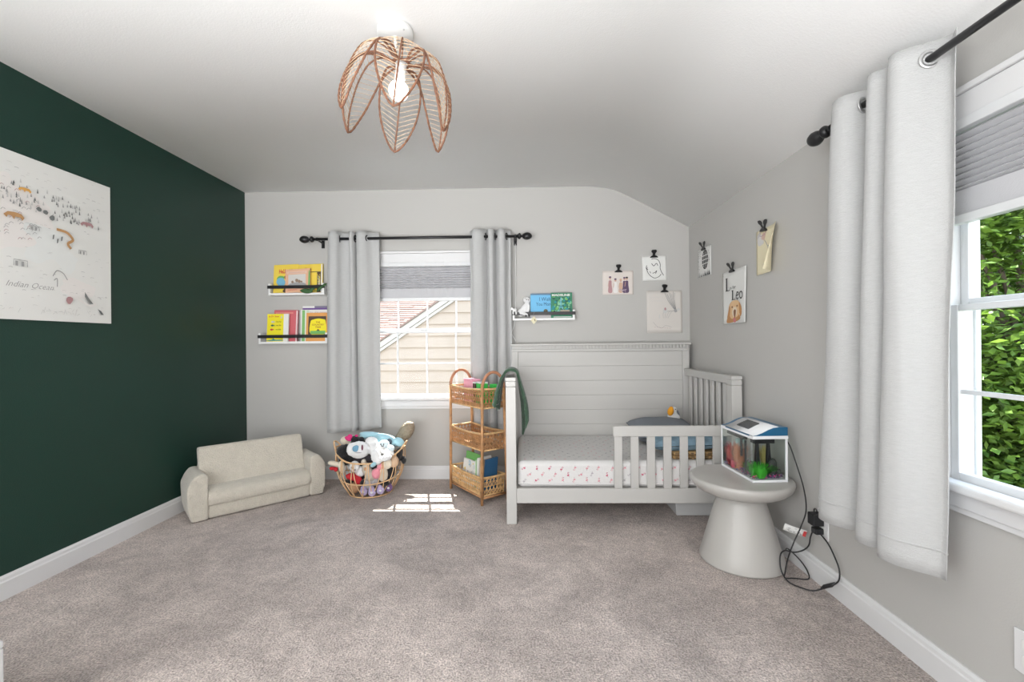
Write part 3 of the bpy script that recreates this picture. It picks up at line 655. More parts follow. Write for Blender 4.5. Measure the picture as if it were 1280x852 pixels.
# long-eared figure leaning on blue book
fg = thing('stuffed_rabbit', (.0, 3.645, ZR), 'white floppy stuffed animal slumped on rail at left of the blue book', 'stuffed toy')
blobs('body', [((.002, 3.634, 1.385), (.032, .026, .058), (0, .55, 0)), ((-.022, 3.628, 1.362), (.030, .022, .032)), ((.028, 3.636, 1.425), (.022, .02, .022)), ((.030, 3.636, 1.463), (.026, .022, .026)), ((.012, 3.642, 1.468), (.016, .012, .022)), ((.04, 3.624, 1.39), (.012, .012, .04), (0, .2, 0)), ((.012, 3.61, 1.350), (.028, .014, .012), (0, .3, 0))], plw, fg, .005)
blobs('scarf', [((.040, 3.630, 1.395), (.010, .010, .018)), ((.038, 3.628, 1.365), (.012, .012, .014)), ((.02, 3.606, 1.338), (.008, .008, .012)), ((.045, 3.606, 1.336), (.007, .007, .012))], plb, fg, .004)
MB().ell((.026, 3.612, 1.466), .0035).ell((.040, 3.612, 1.464), .0035).build('eye', plb, fg, smooth=True)
ele = blobs('animal_figurine', [((-.072, 3.606, 1.385), (.020, .012, .013)), ((-.094, 3.606, 1.395), (.011, .010, .011)), ((-.084, 3.606, 1.361), (.006, .006, .02)), ((-.06, 3.606, 1.361), (.006, .006, .02)), ((-.102, 3.606, 1.383), (.004, .004, .012))], M_white, None, .0035)
tag(ele, 'small white four-legged figurine at left end of the ledge above the headboard', 'figurine')
tg = thing('gift_tag', (.082, 3.600, 1.30), 'small cream diamond tag hanging from rail below the sky blue book', 'tag')
MB().prism([(.082, 1.268), (.108, 1.296), (.084, 1.334), (.058, 1.298)], 'Y', 3.604, 3.606).build('card', flat('tag_cream', .74, .69, .48), tg)
MB().tube([(.084, 3.603, 1.334), (.080, 3.603, 1.344), (.086, 3.603, 1.366)], .001, 5).build('string', M_inkg, tg)
MB().prism([(.084, 1.308), (.088, 1.311), (.096, 1.292), (.092, 1.289)], 'Y', 3.6030, 3.6045).build('mark', M_ink, tg)
# thin white cable at the right curtain
o = MB().tube(spline([(-.062, 3.675, 1.93), (-.060, 3.688, 1.6), (-.072, 3.690, 1.30), (-.098, 3.688, 1.20), (-.070, 3.690, 1.14), (-.066, 3.690, 1.06), (-.066, 3.690, .3)], 8), .0025, 6).build('thin_cable', M_white, smooth=True)
tag(o, 'thin white cable hanging beside right curtain down behind the headboard', 'cable')

# ------------------------------------------------------------------ convertible crib with guard rail
cx0, cx1 = -.115, 1.327
crib = thing('toddler_bed', ((cx0+cx1)/2, 3.2, 0), 'white crib converted to toddler bed with panelled headboard and guard rail', 'bed')
def cpart(name, boxes, bev=.003, parent=crib, m=M_crib):
    b = MB()
    for q in boxes: b.box(*q)
    return b.build(name, m, parent, bevel=bev)
for x0, x1 in ((-.115, -.053), (1.265, 1.327)):
    y0, y1 = 2.766, 2.838
    cpart('post', [(x0, x1, y0, y1, 0.0, .846), (x0+.004, x1-.004, y0+.004, y1-.004, .846, .850), (x0, x1, y0, y1, .850, .880), (x0+.004, x1-.004, y0+.004, y1-.004, .880, .884), (x0-.002, x1+.002, y0-.002, y1+.002, .884, .904)], .002)
for x0, x1 in ((-.098, -.047), (1.268, 1.319)): cpart('headboard_stile', [(x0, x1, 3.612, 3.668, 0, 1.066)])
cpart('headboard_cap', [(-.108, 1.329, 3.588, 3.684, 1.094, 1.110)], .004)
cpart('headboard_rail', [(-.098, 1.319, 3.612, 3.664, 1.066, 1.094)], .001)
cpart('lower_moulding', [(-.098, 1.319, 3.606, 3.664, 1.046, 1.066)], .003)
b = MB(); k = 0; x = -.085
while x < 1.30: b.box(x, x+.015, 3.598, 3.6115, 1.070, 1.0935); x += .0265
b.build('dentil_moulding', M_crib, crib, stuff=True)
z = 1.045
me0 = None
while z > .13:
    zl = max(z-.1165, .10)
    b = MB(); b.box(-.0465, 1.2675, 3.622, 3.640, zl+.0006, z); o = b.build('panel_board', M_crib, crib, bevel=.0011, bseg=1); z = zl
for xs in ((-.104, -.070), (1.280, 1.314)):
    cpart('side_top_rail', [(xs[0]-.003, xs[1]+.003, 2.8385, 3.611, .850, .904)], .004)
    cpart('side_bottom_rail', [(xs[0], xs[1], 2.8385, 3.611, .130, .215)])
    for k in range(7):
        yy = 2.905+k*.1; xm = (xs[0]+xs[1])/2
        cpart('side_slat', [(xm-.008, xm+.008, yy, yy+.045, .2155, .8495)], .003)
cpart('front_rail', [(-.0525, 1.2645, 2.770, 2.792, .128, .218)], .003)
cpart('guard_top_rail', [(.544, 1.2645, 2.766, 2.792, .538, .602)], .004)
for k in range(7):
    xx = .551+k*.1003; cpart('guard_slat', [(xx, xx+.049, 2.772, 2.788, .2185, .5375)], .003)
cpart('mattress_support', [(-.0525, 1.2645, 2.80, 3.60, .19, .212)], .002)
# mattress
sheet = mat('sheet_white', (.66, .65, .64), .9, .25, 60)
mt = thing('mattress', (.606, 3.2, .213), 'crib mattress in a white sheet printed with small pink flamingos', 'mattress')
b = MB()
def rbox(b, x0, x1, y0, y1, z0, z1, r, nu=26):
    # rounded box as squashed grid-sphere
    cx, cy, cz = (x0+x1)/2, (y0+y1)/2, (z0+z1)/2; hx, hy, hz = (x1-x0)/2-r, (y1-y0)/2-r, (z1-z0)/2-r
    vs = []; fs = []; U = nu; V = nu//2
    for j in range(V+1):
        t = PI*j/V
        for i in range(U):
            a = 2*PI*(i+.5)/U; d = Vector((math.sin(t)*math.cos(a), math.sin(t)*math.sin(a), math.cos(t)))
            sx = 1 if d.x > 0 else -1; sy = 1 if d.y > 0 else -1; sz = 1 if j < V/2 else -1
            e = 1e-4
            vs.append((cx+(sx*hx if abs(d.x) > e else 0)+r*d.x, cy+(sy*hy if abs(d.y) > e else 0)+r*d.y, cz+sz*hz+r*d.z))
    for j in range(V):
        for i in range(U):
            fs.append((j*U+i, j*U+(i+1) % U, (j+1)*U+(i+1) % U, (j+1)*U+i))
    fs.append(tuple(range(U))[::-1]); fs.append(tuple(V*U+i for i in range(U)))
    return b.add(vs, fs)
rbox(b, -.048, 1.262, 2.800, 3.598, .213, .378, .035, 44); b.build('fitted_sheet', sheet, mt, smooth=False)
MB().tube(spline([(-.046, 2.802, .243), (.2, 2.797, .236), (.5, 2.797, .240), (.8, 2.797, .238), (1.1, 2.797, .240), (1.258, 2.802, .243)], 8), .004, 6).build('seam_piping', sheet, mt, smooth=True)
fpk = flat('flamingo_pink', .66, .30, .34); fgr = flat('flamingo_grey', .42, .40, .42); fdk = flat('flamingo_dark', .20, .19, .22); fdp = flat('flamingo_deep', .55, .13, .20)
def flamingo(P, x, y, s, a, m):
    def R(pts): return [(x+s*(px*math.cos(a)-py*math.sin(a)), y+s*(px*math.sin(a)+py*math.cos(a))) for px, py in pts]
    P.poly(R([(-.45, -.3), (-.1, -.55), (.3, -.4), (.25, -.05), (-.1, .1), (-.4, .05)]), m, True)
    P.line(R([(.2, -.3), (.4, .1), (.2, .5), (.5, .75), (.7, .55)]), s*.16, m); P.line(R([(.7, .55), (.8, .35)]), s*.18, fdk, False); P.line(R([(-.1, -.5), (-.1, -1.1)]), s*.08, fdk, False)
rng = random.Random(11)
PM = Matrix(((1, 0, 0, 0), (0, 0, -1, 2.7993), (0, 1, 0, 0), (0, 0, 0, 1)))
P = Print(PM)
for row, z in enumerate((.335, .298, .262)):
    for k in range(17):
        flamingo(P, -.005+k*.078+(.039 if row % 2 else 0)+rng.uniform(-.006, .006), z+rng.uniform(-.004, .004), .0165, rng.choice([0, .6, -.5, 2.6, 3.3]), rng.choice([fpk, fpk, fgr, fdp]))
P.build('flamingo_print', mt)['kind'] = 'stuff'
PM = Matrix(((1, 0, 0, 0), (0, 1, 0, 2.84), (0, 0, 1, .3783), (0, 0, 0, 1)))
P = Print(PM); P.lay = 0
for row in range(15):
    for k in range(20):
        P.lay = (row*20+k) % 20
        xx = 0+k*.064+(.032 if row % 2 else 0)+rng.uniform(-.007, .007)
        if xx > 1.22: continue
        flamingo(P, xx, .02+row*.048+rng.uniform(-.005, .005), .013, rng.uniform(0, 6.28), rng.choice([fpk, fgr, fgr, fdk]))
P.build('flamingo_print', mt)['kind'] = 'stuff'
def pillow(name, M, w_, d_, h_, m, label, cat='pillow', puff=.5):
    b = MB(M)
    def fn(u, v, s):
        x = (u-.5)*2; y = (v-.5)*2
        e = max(0, (1-abs(x)**3.2))*max(0, (1-abs(y)**3.2)); 
        px = x*w_/2*(1-.06*(1-y*y)*abs(x)**4); py = y*d_/2*(1-.06*(1-x*x)*abs(y)**4)
        return (px, py, s*(h_/2*e**puff+.002)+.004*noise.noise(Vector((x*3, y*3, s+w_)))*e)
    n = 22
    for s in (1, -1):
        vs = [fn(i/n, j/n, s) for j in range(n+1) for i in range(n+1)]
        fs = [(j*(n+1)+i, j*(n+1)+i+1, (j+1)*(n+1)+i+1, (j+1)*(n+1)+i) for j in range(n) for i in range(n)]
        if s < 0: fs = [f[::-1] for f in fs]
        b.add(vs, fs)
    o = b.build(name, m, smooth=True); return tag(o, label, cat)
M_pgrey = mat('pillow_slate', (.20, .22, .25), .9, .4, 90); M_pblue = mat('pillow_blue', (.24, .37, .47), .9, .5, 50, .22, 22)
pillow('grey_pillow', T((1.03, 3.37, .463)) @ RX(.16) @ RZ(.05), .46, .34, .14, M_pgrey, 'slate grey rounded pillow behind the blue one at the guard rail end')
pillow('blue_pillow', T((1.03, 3.00, .478)) @ RY(-.03) @ RX(.12), .44, .32, .10, M_pblue, 'soft blue washed pillow lying behind the guard rail slats')
# tan woven throw
tb = thing('woven_throw', (1.09, 2.99, .379), 'folded tan throw with broken black stripes under blue pillow', 'blanket')
M_throw = mat('throw_tan', (.52, .33, .15), .95, .6, 70, .2, 30)
for k, (z0, z1) in enumerate(((.3795, .400), (.401, .424))):
    b = MB(); rbox(b, .93+.008*k, 1.245, 2.835+.006*k, 3.12, z0, z1, .009, 20); b.build('fold', M_throw, tb, smooth=False)
b = MB(); rng = random.Random(5)
for z in (.3865, .3945, .408, .417):
    x = .945
    while x < 1.235: l = rng.uniform(.012, .03); b.box(x, min(x+l, 1.24), 2.8332 if z < .4 else 2.8392, 2.836 if z < .4 else 2.842, z-.0018, z+.0018); x += l+rng.uniform(.006, .014)
b.build('black_stripes', M_ink, tb, stuff=True)
dk_ = thing('duck_toy', (1.125, 3.455, .50), 'white plush bird with orange bill propped behind the grey pillow', 'stuffed toy')
blobs('body', [((1.135, 3.46, .545), (.042, .034, .045)), ((1.140, 3.46, .595), (.026, .026, .028)), ((1.165, 3.45, .535), (.022, .02, .03))], plw, dk_, .006)
blobs('bill', [((1.108, 3.428, .588), (.024, .022, .034), (0, .25, 0)), ((1.112, 3.425, .612), (.016, .014, .016))], plo, dk_, .005)
blobs('dark_ear', [((1.178, 3.462, .565), (.007, .012, .032), (0, -.25, 0))], M_pgrey, dk_, .004)
MB().ell((1.146, 3.433, .604), .004).build('eye', plb, dk_, smooth=True)
# storage bin under the bed
bn = thing('storage_bin', (1.14, 3.15, 0), 'pale grey low storage bin under right end of the bed', 'storage box')
mbn = mat('bin_grey', (.50, .50, .50), .8, .2, 120)
b = MB(); b.prism([(.970, .002), (1.325, .002), (1.325, .105), (.962, .105)], 'Y', 2.90, 3.42); b.build('body', mbn, bn, bevel=.006)
b = MB(); b.box(.955, 1.326, 2.893, 3.427, .1055, .124); b.build('lid', mbn, bn, bevel=.004)
# green cloth over the left side rail
M_cloth = mat('green_fleece', (.030, .072, .040), .95, .7, 70, .15, 25, sheen=.35)
def cl(u, v):
    # u along the rail (Y), v across from left hem to right hem
    y = 2.845+.20*u; fold = .5+.5*math.sin(u*13)
    if v < .36:
        t = v/.36; z = .690+(.922-.690)*t+.03*math.sin(u*4+.5)*(1-t); x = -.110-.012-(.050+.028*fold)*(1-t)**.55
    elif v < .52:
        t = (v-.36)/.16; a = PI*(1-t); x = -.083+.046*math.cos(a); z = .912+(.030+.012*fold)*math.sin(a)
    else:
        t = (v-.52)/.48; z = .912-(.395-.10*fold*t)*t; x = -.040+(.028+.034*fold)*math.sin(min(1, t*1.25)*PI*.5)
    return (x, y+.02*math.sin(v*6)*(u-.5), z)
o = MB().grid(30, 50, cl).build('green_cloth', M_cloth, smooth=True, solid=.016, off=0, subsurf=1)
tag(o, 'dark green fleece cloth draped over left side rail of the bed', 'cloth')

# ------------------------------------------------------------------ round side table
TX, TY = 1.106, 2.33
st = thing('side_table', (TX, TY, 0), 'white round mushroom side table with conical base holding the fish tank', 'table')
TZ = .425
MB().lathe([(.196, .001), (.200, .006), (.200, .012), (.186, .06), (.166, .13), (.147, .20), (.130, .26), (.116, .305), (.110, .335)], 64, (TX, TY)).build('base', M_stool, st, smooth=True)
MB().lathe([(.108, .336), (.150, .342), (.185, .352), (.212, .366), (.230, .383), (.240, .400), (.2425, .412), (.240, .421), (.234, .4245), (.225, TZ)], 64, (TX, TY)).build('tabletop', M_stool, st, smooth=True)

# ------------------------------------------------------------------ aquarium
tk = thing('fish_tank', (1.205, 2.385, TZ), 'small glass fish tank with white and blue lid on white table', 'fish tank')
MT = T((1.112, 2.215, TZ+.001)) @ RZ(.055)      # local: x right .174, y depth .33, z up
tw, td, th = .174, .312, .2
def TB(): return MB(MT)
M_wp = mat('tank_white_plastic', (.82, .83, .85), .25); M_bl = mat('tank_blue', (.018, .12, .24), .3); M_dkp = mat('tank_dark_panel', (.06, .065, .07), .25)
TB().box(0, tw, 0, td, 0, .012).build('base_tray', M_wp, tk, bevel=.002)
for (x0, x1, y0, y1) in ((tw-.010, tw, 0, .008), (tw-.008, tw, td-.008, td), (0, .006, td-.006, td)): TB().box(x0, x1, y0, y1, .012, .212).build('corner_post', M_wp, tk, bevel=.001)
for (x0, x1, y0, y1) in ((.001, tw-.011, .001, .003), (.001, .003, .004, td-.007), (.006, tw-.009, td-.005, td-.003), (tw-.005, tw-.003, .009, td-.009)):
    TB().box(x0, x1, y0, y1, .0125, .2115).build('glass_pane', M_tank, tk)
TB().box(-.001, tw+.002, -.002, td+.001, .212, .228).build('lid_rim', M_wp, tk, bevel=.002)
# arched blue lid body and white top
arc = [(0, .2285), (.02, .232), (.05, .243), (.08, .258), (.105, .267), (.13, .270), (tw, .270)]
TB().prism([(0, .2283), (tw, .2283)]+[(x, z-.0008) for x, z in arc[::-1]][:-1], 'Y', .0, td).build('lid_body', M_bl, tk)
b = TB(); t2 = [(x, z) for x, z in arc[:-1]]
b.add([(x, .004, z+.002) for x, z in t2]+[(x, td-.03, z+.002) for x, z in t2]+[(x, .004, z-.0005) for x, z in t2]+[(x, td-.03, z-.0005) for x, z in t2],
      [(i, i+1, len(t2)+i+1, len(t2)+i) for i in range(len(t2)-1)]+[(2*len(t2)+i, 2*len(t2)+i+1, i+1, i) for i in range(len(t2)-1)]+[(i+len(t2), i+1+len(t2), 3*len(t2)+i+1, 3*len(t2)+i) for i in range(len(t2)-1)])
b.build('lid_cover', M_wp, tk, smooth=True)
b = TB(); b.add([(.040, .11, .2465), (.098, .11, .2715), (.098, .22, .2715), (.040, .22, .2465), (.040, .11, .240), (.098, .11, .262), (.098, .22, .262), (.040, .22, .240)], [(0, 1, 2, 3), (0, 4, 5, 1), (1, 5, 6, 2), (2, 6, 7, 3), (3, 7, 4, 0)]); b.build('control_panel', M_dkp, tk)
TB().box(-.0014, .0, .03, td-.05, .2235, .2285).build('blue_slot', M_bl, tk)
rng = random.Random(2); b = TB(); gm = [flat('gravel_purple', .16, .07, .20), flat('gravel_pink', .60, .06, .22), flat('gravel_dark', .05, .03, .07), flat('gravel_blue', .20, .25, .45)]
for k in range(900):
    b.cur = rng.choice([0, 0, 1, 2, 3]); r_ = rng.uniform(.0028, .0048); x, y = rng.uniform(.008, tw-.012), rng.uniform(.008, td-.012)
    b.ell((x, y, .016+rng.uniform(0, .020)), (r_, r_, r_*.7), None, 5, 3)
b.build('gravel', gm, tk, stuff=True)
def plant(name, c, R_, h_, n_, m, seed):
    rng = random.Random(seed); b = TB()
    for k in range(n_):
        a = rng.uniform(0, 2*PI); rr = R_*math.sqrt(rng.random())*.5; x, y = c[0]+rr*math.cos(a), c[1]+rr*math.sin(a)
        L_ = h_*rng.uniform(.6, 1); sp = R_*rng.uniform(.4, 1); px = -math.sin(a)*.0022; py = math.cos(a)*.0022; pts = []
        for t in (0, .35, .7, 1): pts.append((min(max(x+sp*math.cos(a)*t*t, .006), tw-.012), min(max(y+sp*math.sin(a)*t*t, .006), td-.01), .018+L_*(t-.30*t*t*(sp/R_))))
        vs = []; 
        for i, p in enumerate(pts): w_ = 1-.75*i/3; vs += [(p[0]-px*w_, p[1]-py*w_, p[2]), (p[0]+px*w_, p[1]+py*w_, p[2])]
        b.add(vs, [(2*i, 2*i+1, 2*i+3, 2*i+2) for i in range(3)])
    return b.build(name, m, tk)
def leafm(n, c):
    m = mat(n, c, .5); return m
plant('green_plant', (.050, .040), .070, .078, 480, leafm('aqua_green', (.04, .33, .02)), 1)
plant('orange_plant', (.034, .19), .045, .165, 380, leafm('aqua_orange', (.55, .20, .09)), 2)
plant('red_plant', (.030, .265), .035, .15, 220, leafm('aqua_red', (.55, .09, .08)), 3)
plant('pink_plant', (.028, .215), .05, .055, 300, leafm('aqua_pink', (.62, .04, .10)), 4)
plant('yellow_plant', (.155, .16), .03, .16, 220, leafm('aqua_yellow', (.50, .44, .16)), 5)
rk = flat('aqua_rock', .035, .037, .035); rkr = mat('aqua_rock_rough', (.045, .047, .043), .8, 1, 60)
b = TB()
for c, r_ in (((.118, .045, .045), (.026, .024, .03)), ((.135, .06, .07), (.020, .02, .035)), ((.10, .06, .035), (.022, .022, .02)), ((.15, .035, .035), (.015, .018, .022))): b.ell(c, r_, None, 10, 7)
b.build('rock_ornament', rkr, tk, smooth=True, remesh=.004)
b = TB(); b.prism([(.070, .02), (.098, .02), (.088, .17), (.078, .17)], 'Y', .10, .118); b.prism([(.130, .02), (.158, .02), (.146, .17), (.136, .17)], 'Y', .10, .118); b.box(.060, .165, .09, .13, .170, .205); b.build('filter_unit', M_blackp, tk, bevel=.002)
b = TB(); b.tube([(.008, .08, .03), (.008, .08, .19)], .005, 8); b.tube([(.014, .13, .10), (.014, .13, .205)], .006, 8); b.box(.006, .03, .10, .26, .192, .206); b.build('filter_pipe', M_blackp, tk)
TB().box(.06, .11, td-.05, td-.03, .06, .16).build('backdrop_figure', flat('aqua_teal', .35, .52, .52), tk, bevel=.008)

# outlets, adapters, cords
def outlet(y0, y1, z0, z1, label):
    o_ = thing('wall_outlet', (XR-.003, (y0+y1)/2, (z0+z1)/2), label, 'outlet')
    MB().box(XR-.006, XR, y0, y1, z0, z1).build('cover_plate', M_trim, o_, bevel=.002)
    for zc in ((z0+z1)/2+.022, (z0+z1)/2-.022):
        MB().box(XR-.0085, XR-.006, (y0+y1)/2-.017, (y0+y1)/2+.017, zc-.014, zc+.014).build('socket', flat('outlet_white', .70, .70, .68), o_, bevel=.002)
        b = MB(); b.box(XR-.0088, XR-.0084, (y0+y1)/2-.008, (y0+y1)/2-.006, zc-.005, zc+.006); b.box(XR-.0088, XR-.0084, (y0+y1)/2+.006, (y0+y1)/2+.008, zc-.005, zc+.006); b.build('slot', M_ink, o_)
outlet(2.040, 2.112, .218, .345, 'white wall outlet holding two black plugs below curtain')
outlet(1.205, 1.280, .205, .322, 'white wall outlet cut by the frame at lower right')
ad = thing('power_adapter', (1.33, 2.085, .30), 'black square power adapter in upper socket below curtain', 'power adapter')
MB().box(1.300, XR-.009, 2.058, 2.104, .277, .332).build('body', M_blackp, ad, bevel=.005)
MB().tube(spline([(1.325, 2.075, .331), (1.325, 2.074, .345), (1.325, 2.084, .350), (1.325, 2.092, .344), (1.325, 2.092, .331)], 5), .003, 6).build('hanger_loop', M_blackp, ad, smooth=True)
pg = thing('power_plug', (1.33, 2.08, .25), 'black plug in lower socket with two cords leaving it', 'plug')
MB().box(1.312, XR-.009, 2.060, 2.098, .238, .266).build('body', M_blackp, pg, bevel=.005)
MB().tube([(1.335, 2.098, .252), (1.330, 2.115, .244)], .006, 8).build('strain_relief', M_blackp, pg)
tcd = thing('tank_cord', (1.25, 2.1, .01), 'black cord from the tank lid looping to floor beside the table', 'cord')
MB().tube(spline([(1.290, 2.262, .638), (1.302, 2.235, .60), (1.318, 2.20, .50), (1.322, 2.16, .41), (1.300, 2.11, .335), (1.262, 2.085, .27), (1.222, 2.075, .20), (1.200, 2.085, .12), (1.196, 2.10, .05), (1.206, 2.12, .014), (1.25, 2.125, .010), (1.31, 2.115, .012), (1.328, 2.15, .030), (1.325, 2.19, .055), (1.310, 2.23, .078), (1.285, 2.235, .098), (1.256, 2.20, .105)], 8), .0030, 8).build('cable', M_blackp, tcd, smooth=True)
swc = thing('switch_cord', (1.30, 2.0, .05), 'black cord with inline switch hanging from plug to floor', 'cord')
MB().tube(spline([(1.335, 2.060, .240), (1.333, 2.01, .222), (1.330, 1.965, .185), (1.328, 1.935, .145), (1.325, 1.935, .100), (1.315, 1.965, .062), (1.300, 2.0, .030), (1.270, 2.02, .010), (1.235, 2.05, .008), (1.205, 2.09, .012), (1.195, 2.13, .045), (1.205, 2.155, .10), (1.235, 2.17, .118), (1.275, 2.16, .115), (1.305, 2.14, .135), (1.320, 2.125, .165), (1.325, 2.12, .205), (1.332, 2.11, .245)], 8), .0032, 8).build('cable', M_blackp, swc, smooth=True)
MB().tube([(1.320, 1.95, .082), (1.314, 1.965, .065), (1.303, 1.99, .045), (1.297, 2.004, .030)], [.004, .0085, .0085, .004], 10).build('inline_switch', M_blackp, swc, smooth=True)
lb = thing('warning_label', (1.29, 2.14, .19), 'white printed label strip tied round black cord above the baseboard', 'tag')
Ml = Matrix.Translation((1.235, 2.185, .213)) @ Matrix(((.92, .20, -.34, 0), (-.30, -.20, -.93, 0), (-.25, .96, -.12, 0), (0, 0, 0, 1)))
MB(Ml).grid(8, 2, lambda u, v: (.095*u, .034*v, .006*math.sin(u*3))).build('strip', M_paper, lb, smooth=True, solid=.001)
P = Print(Ml @ T((0, 0, .0085))); rng = random.Random(9)
for k in range(16): x, y = rng.uniform(.008, .075), rng.uniform(.005, .028); P.line([(x, y), (x+.006, y+rng.uniform(-.006, .006)), (x+.009, y)], .0022, M_inkg)
P.rect(.080, .004, .093, .030, red); P.build('print', lb)
# low white furniture edge at lower left
tb_ = thing('white_chest', (-1.66, 1.0, 0), 'low white chest cut off by left edge of the frame at bottom', 'chest')
MB().box(-1.86, -1.439, .80, 1.197, .012, .295).build('body', M_trim, tb_, bevel=.004)
MB().box(-1.868, -1.440, .795, 1.198, .2955, .315).build('lid', M_trim, tb_, bevel=.004)
for x in (-1.85, -1.50):
    for y in (.81, 1.14): MB().box(x, x+.04, y, y+.04, .0, .0115).build('foot', M_trim, tb_)

# ------------------------------------------------------------------ cream toddler sofa in the corner
sf = thing('toddler_sofa', (-1.80, 3.03, 0), 'small cream sherpa sofa set diagonally in the green wall corner', 'sofa')
SM = T((-2.098, 2.742, 0)) @ RZ(math.radians(44.5))      # local x along the front, y to the back
def soft(name, boxes, vox=.012, label=None):
    b = MB(SM)
    for q in boxes: b.box(*q)
    o = b.build(name, M_sherpa, sf, smooth=True, remesh=vox)
    o.modifiers['s'].iterations = 7; return o
L = .835
def armp(x0, x1, outer):
    b = MB(SM); pts = []
    # profile in x-z with rounded outer shoulder
    if outer < 0: pts = [(x0+.012, .003), (x1, .003), (x1, .285), (x1-.03, .305), (x1-.065, .302), (x0+.012, .270), (x0-.012, .215), (x0-.006, .08)]
    else: pts = [(x0, .003), (x1-.012, .003), (x1+.006, .08), (x1+.012, .215), (x1-.012, .270), (x0+.065, .302), (x0+.03, .305), (x0, .285)]
    b.prism(pts, 'Y', .0, .30); o = b.build('arm', M_sherpa, sf, smooth=True, remesh=.011); o.modifiers['s'].iterations = 8
armp(0, .105, -1); armp(L-.105, L, 1)
soft('base', [(.10, L-.10, .012, .28, .003, .10)])
# seat cushion with rolled front
b = MB(SM); b.prism([(-.006, .092), (.02, .088), (.20, .10), (.20, .205), (.05, .192), (.010, .175), (-.010, .14)], 'X', .102, L-.102); o = b.build('seat_cushion', M_sherpa, sf, smooth=True, remesh=.010); o.modifiers['s'].iterations = 6
b = MB(SM); b.prism([(.115, .185), (.185, .185), (.265, .415), (.262, .432), (.215, .440), (.198, .425)], 'X', .075, L-.100); o = b.build('back_cushion', M_sherpa, sf, smooth=True, remesh=.010); o.modifiers['s'].iterations = 6
b = MB(SM); b.prism([(.19, .003), (.30, .003), (.30, .30), (.24, .34), (.19, .20)], 'X', .08, L-.08); o = b.build('back_frame', M_sherpa, sf, smooth=True, remesh=.012)

# ------------------------------------------------------------------ wire basket of soft toys
BX, BY = -1.168, 3.365
bk = thing('toy_basket', (BX, BY, 0), 'open rattan wire basket heaped with soft toys under left curtain', 'basket')
def rimp(a, z=None):
    return Vector((BX+.258*math.cos(a), BY+.185*math.sin(a), .262+.085*abs(math.cos(a))**3))
def basep(a): return Vector((BX+.155*math.cos(a), BY+.150*math.sin(a), .008))
def wallp(a, t):      # t 0 base .. 1 rim
    p = basep(a).lerp(rimp(a), t); o = Vector((math.cos(a), math.sin(a), 0))*.035*math.sin(PI*t); return p+o
MB().tube([rimp(2*PI*k/64) for k in range(64)], .0062, 8, True).build('rim', M_wicker, bk, smooth=True)
MB().tube([basep(2*PI*k/48) for k in range(48)], .005, 6, True).build('base_ring', M_wicker, bk, smooth=True)
MB().tube([wallp(2*PI*k/64, .42) for k in range(64)], .0042, 6, True).build('middle_ring', M_wicker, bk, smooth=True)
N = 15
for k in range(N):
    a0 = 2*PI*(k+.15)/N; b = MB()
    for s in (-1, 1): b.tube([wallp(a0+s*.19*(1-abs(1-2*t))**.0*(math.sin(PI*t*.5)), t) for t in [i/10 for i in range(11)]], .0035, 6)
    b.build('wire_loop', M_wicker, bk, smooth=True)
for s in (-1, 1):
    a = 0 if s > 0 else PI; b = MB()
    b.tube(spline([rimp(a-.32), rimp(a-.16)+Vector((s*.012, 0, .03)), rimp(a)+Vector((s*.018, 0, .038)), rimp(a+.16)+Vector((s*.012, 0, .03)), rimp(a+.32)], 5), .006, 8); b.build('handle', M_wicker, bk, smooth=True)
b = MB()
for k in range(9):
    x = -.13+.0325*k; h_ = .15*math.sqrt(max(0, 1-(x/.155)**2)); b.tube([(BX+x, BY-h_, .010), (BX+x, BY+h_, .010)], .003, 5)
b.build('base_wires', M_wicker, bk)
SG = 'soft toys heaped in the wire basket'
def toy(name, label, parts, m, extras=(), vox=.006, disp=0, cat='stuffed toy'):
    c = Vector(parts[0][0]); root = thing(name, (c.x, c.y, c.z), label, cat, SG)
    blobs('body', parts, m, root, vox, disp)
    for (n_, ps, mm) in extras: blobs(n_, ps, mm, root, .0045)
    return root
# white shaggy toy on top, lying with its head to the left
toy('shaggy_toy', 'large white shaggy soft toy with blue face lying on top of the heap', [((-1.205, 3.235, .350), (.078, .058, .062)), ((-1.085, 3.275, .345), (.075, .055, .050)), ((-1.070, 3.20, .305), (.036, .030, .060), (0, -.35, 0)), ((-1.135, 3.29, .405), (.045, .035, .030)), ((-1.00, 3.25, .33), (.050, .030, .028), (0, .35, 0)), ((-1.00, 3.20, .30), (.045, .028, .024), (0, -.25, .2)), ((-1.255, 3.23, .355), (.04, .045, .05))], plw,
    (('blue_nose', [((-1.213, 3.178, .372), (.024, .010, .024)), ((-1.205, 3.179, .385), (.018, .008, .014))], flat('toy_blue', .16, .34, .48)), ('mouth', [((-1.165, 3.182, .380), (.007, .010, .024))], flat('toy_maroon', .14, .03, .06)), ('eye_line', [((-1.190, 3.176, .345), (.030, .006, .005))], plg), ('paw', [((-1.083, 3.176, .258), (.026, .018, .016), (0, -.6, 0))], plbl)), .006, .010)
toy('black_round_toy', 'round black soft toy at left end of the heap', [((-1.345, 3.29, .325), (.052, .05, .052)), ((-1.315, 3.27, .368), (.020, .020, .020)), ((-1.335, 3.30, .27), (.05, .05, .05))], plb)
toy('cream_round_toy', 'small cream round soft toy at the back left of the heap', [((-1.375, 3.40, .385), (.038, .035, .032)), ((-1.35, 3.42, .34), (.05, .05, .04))], plc)
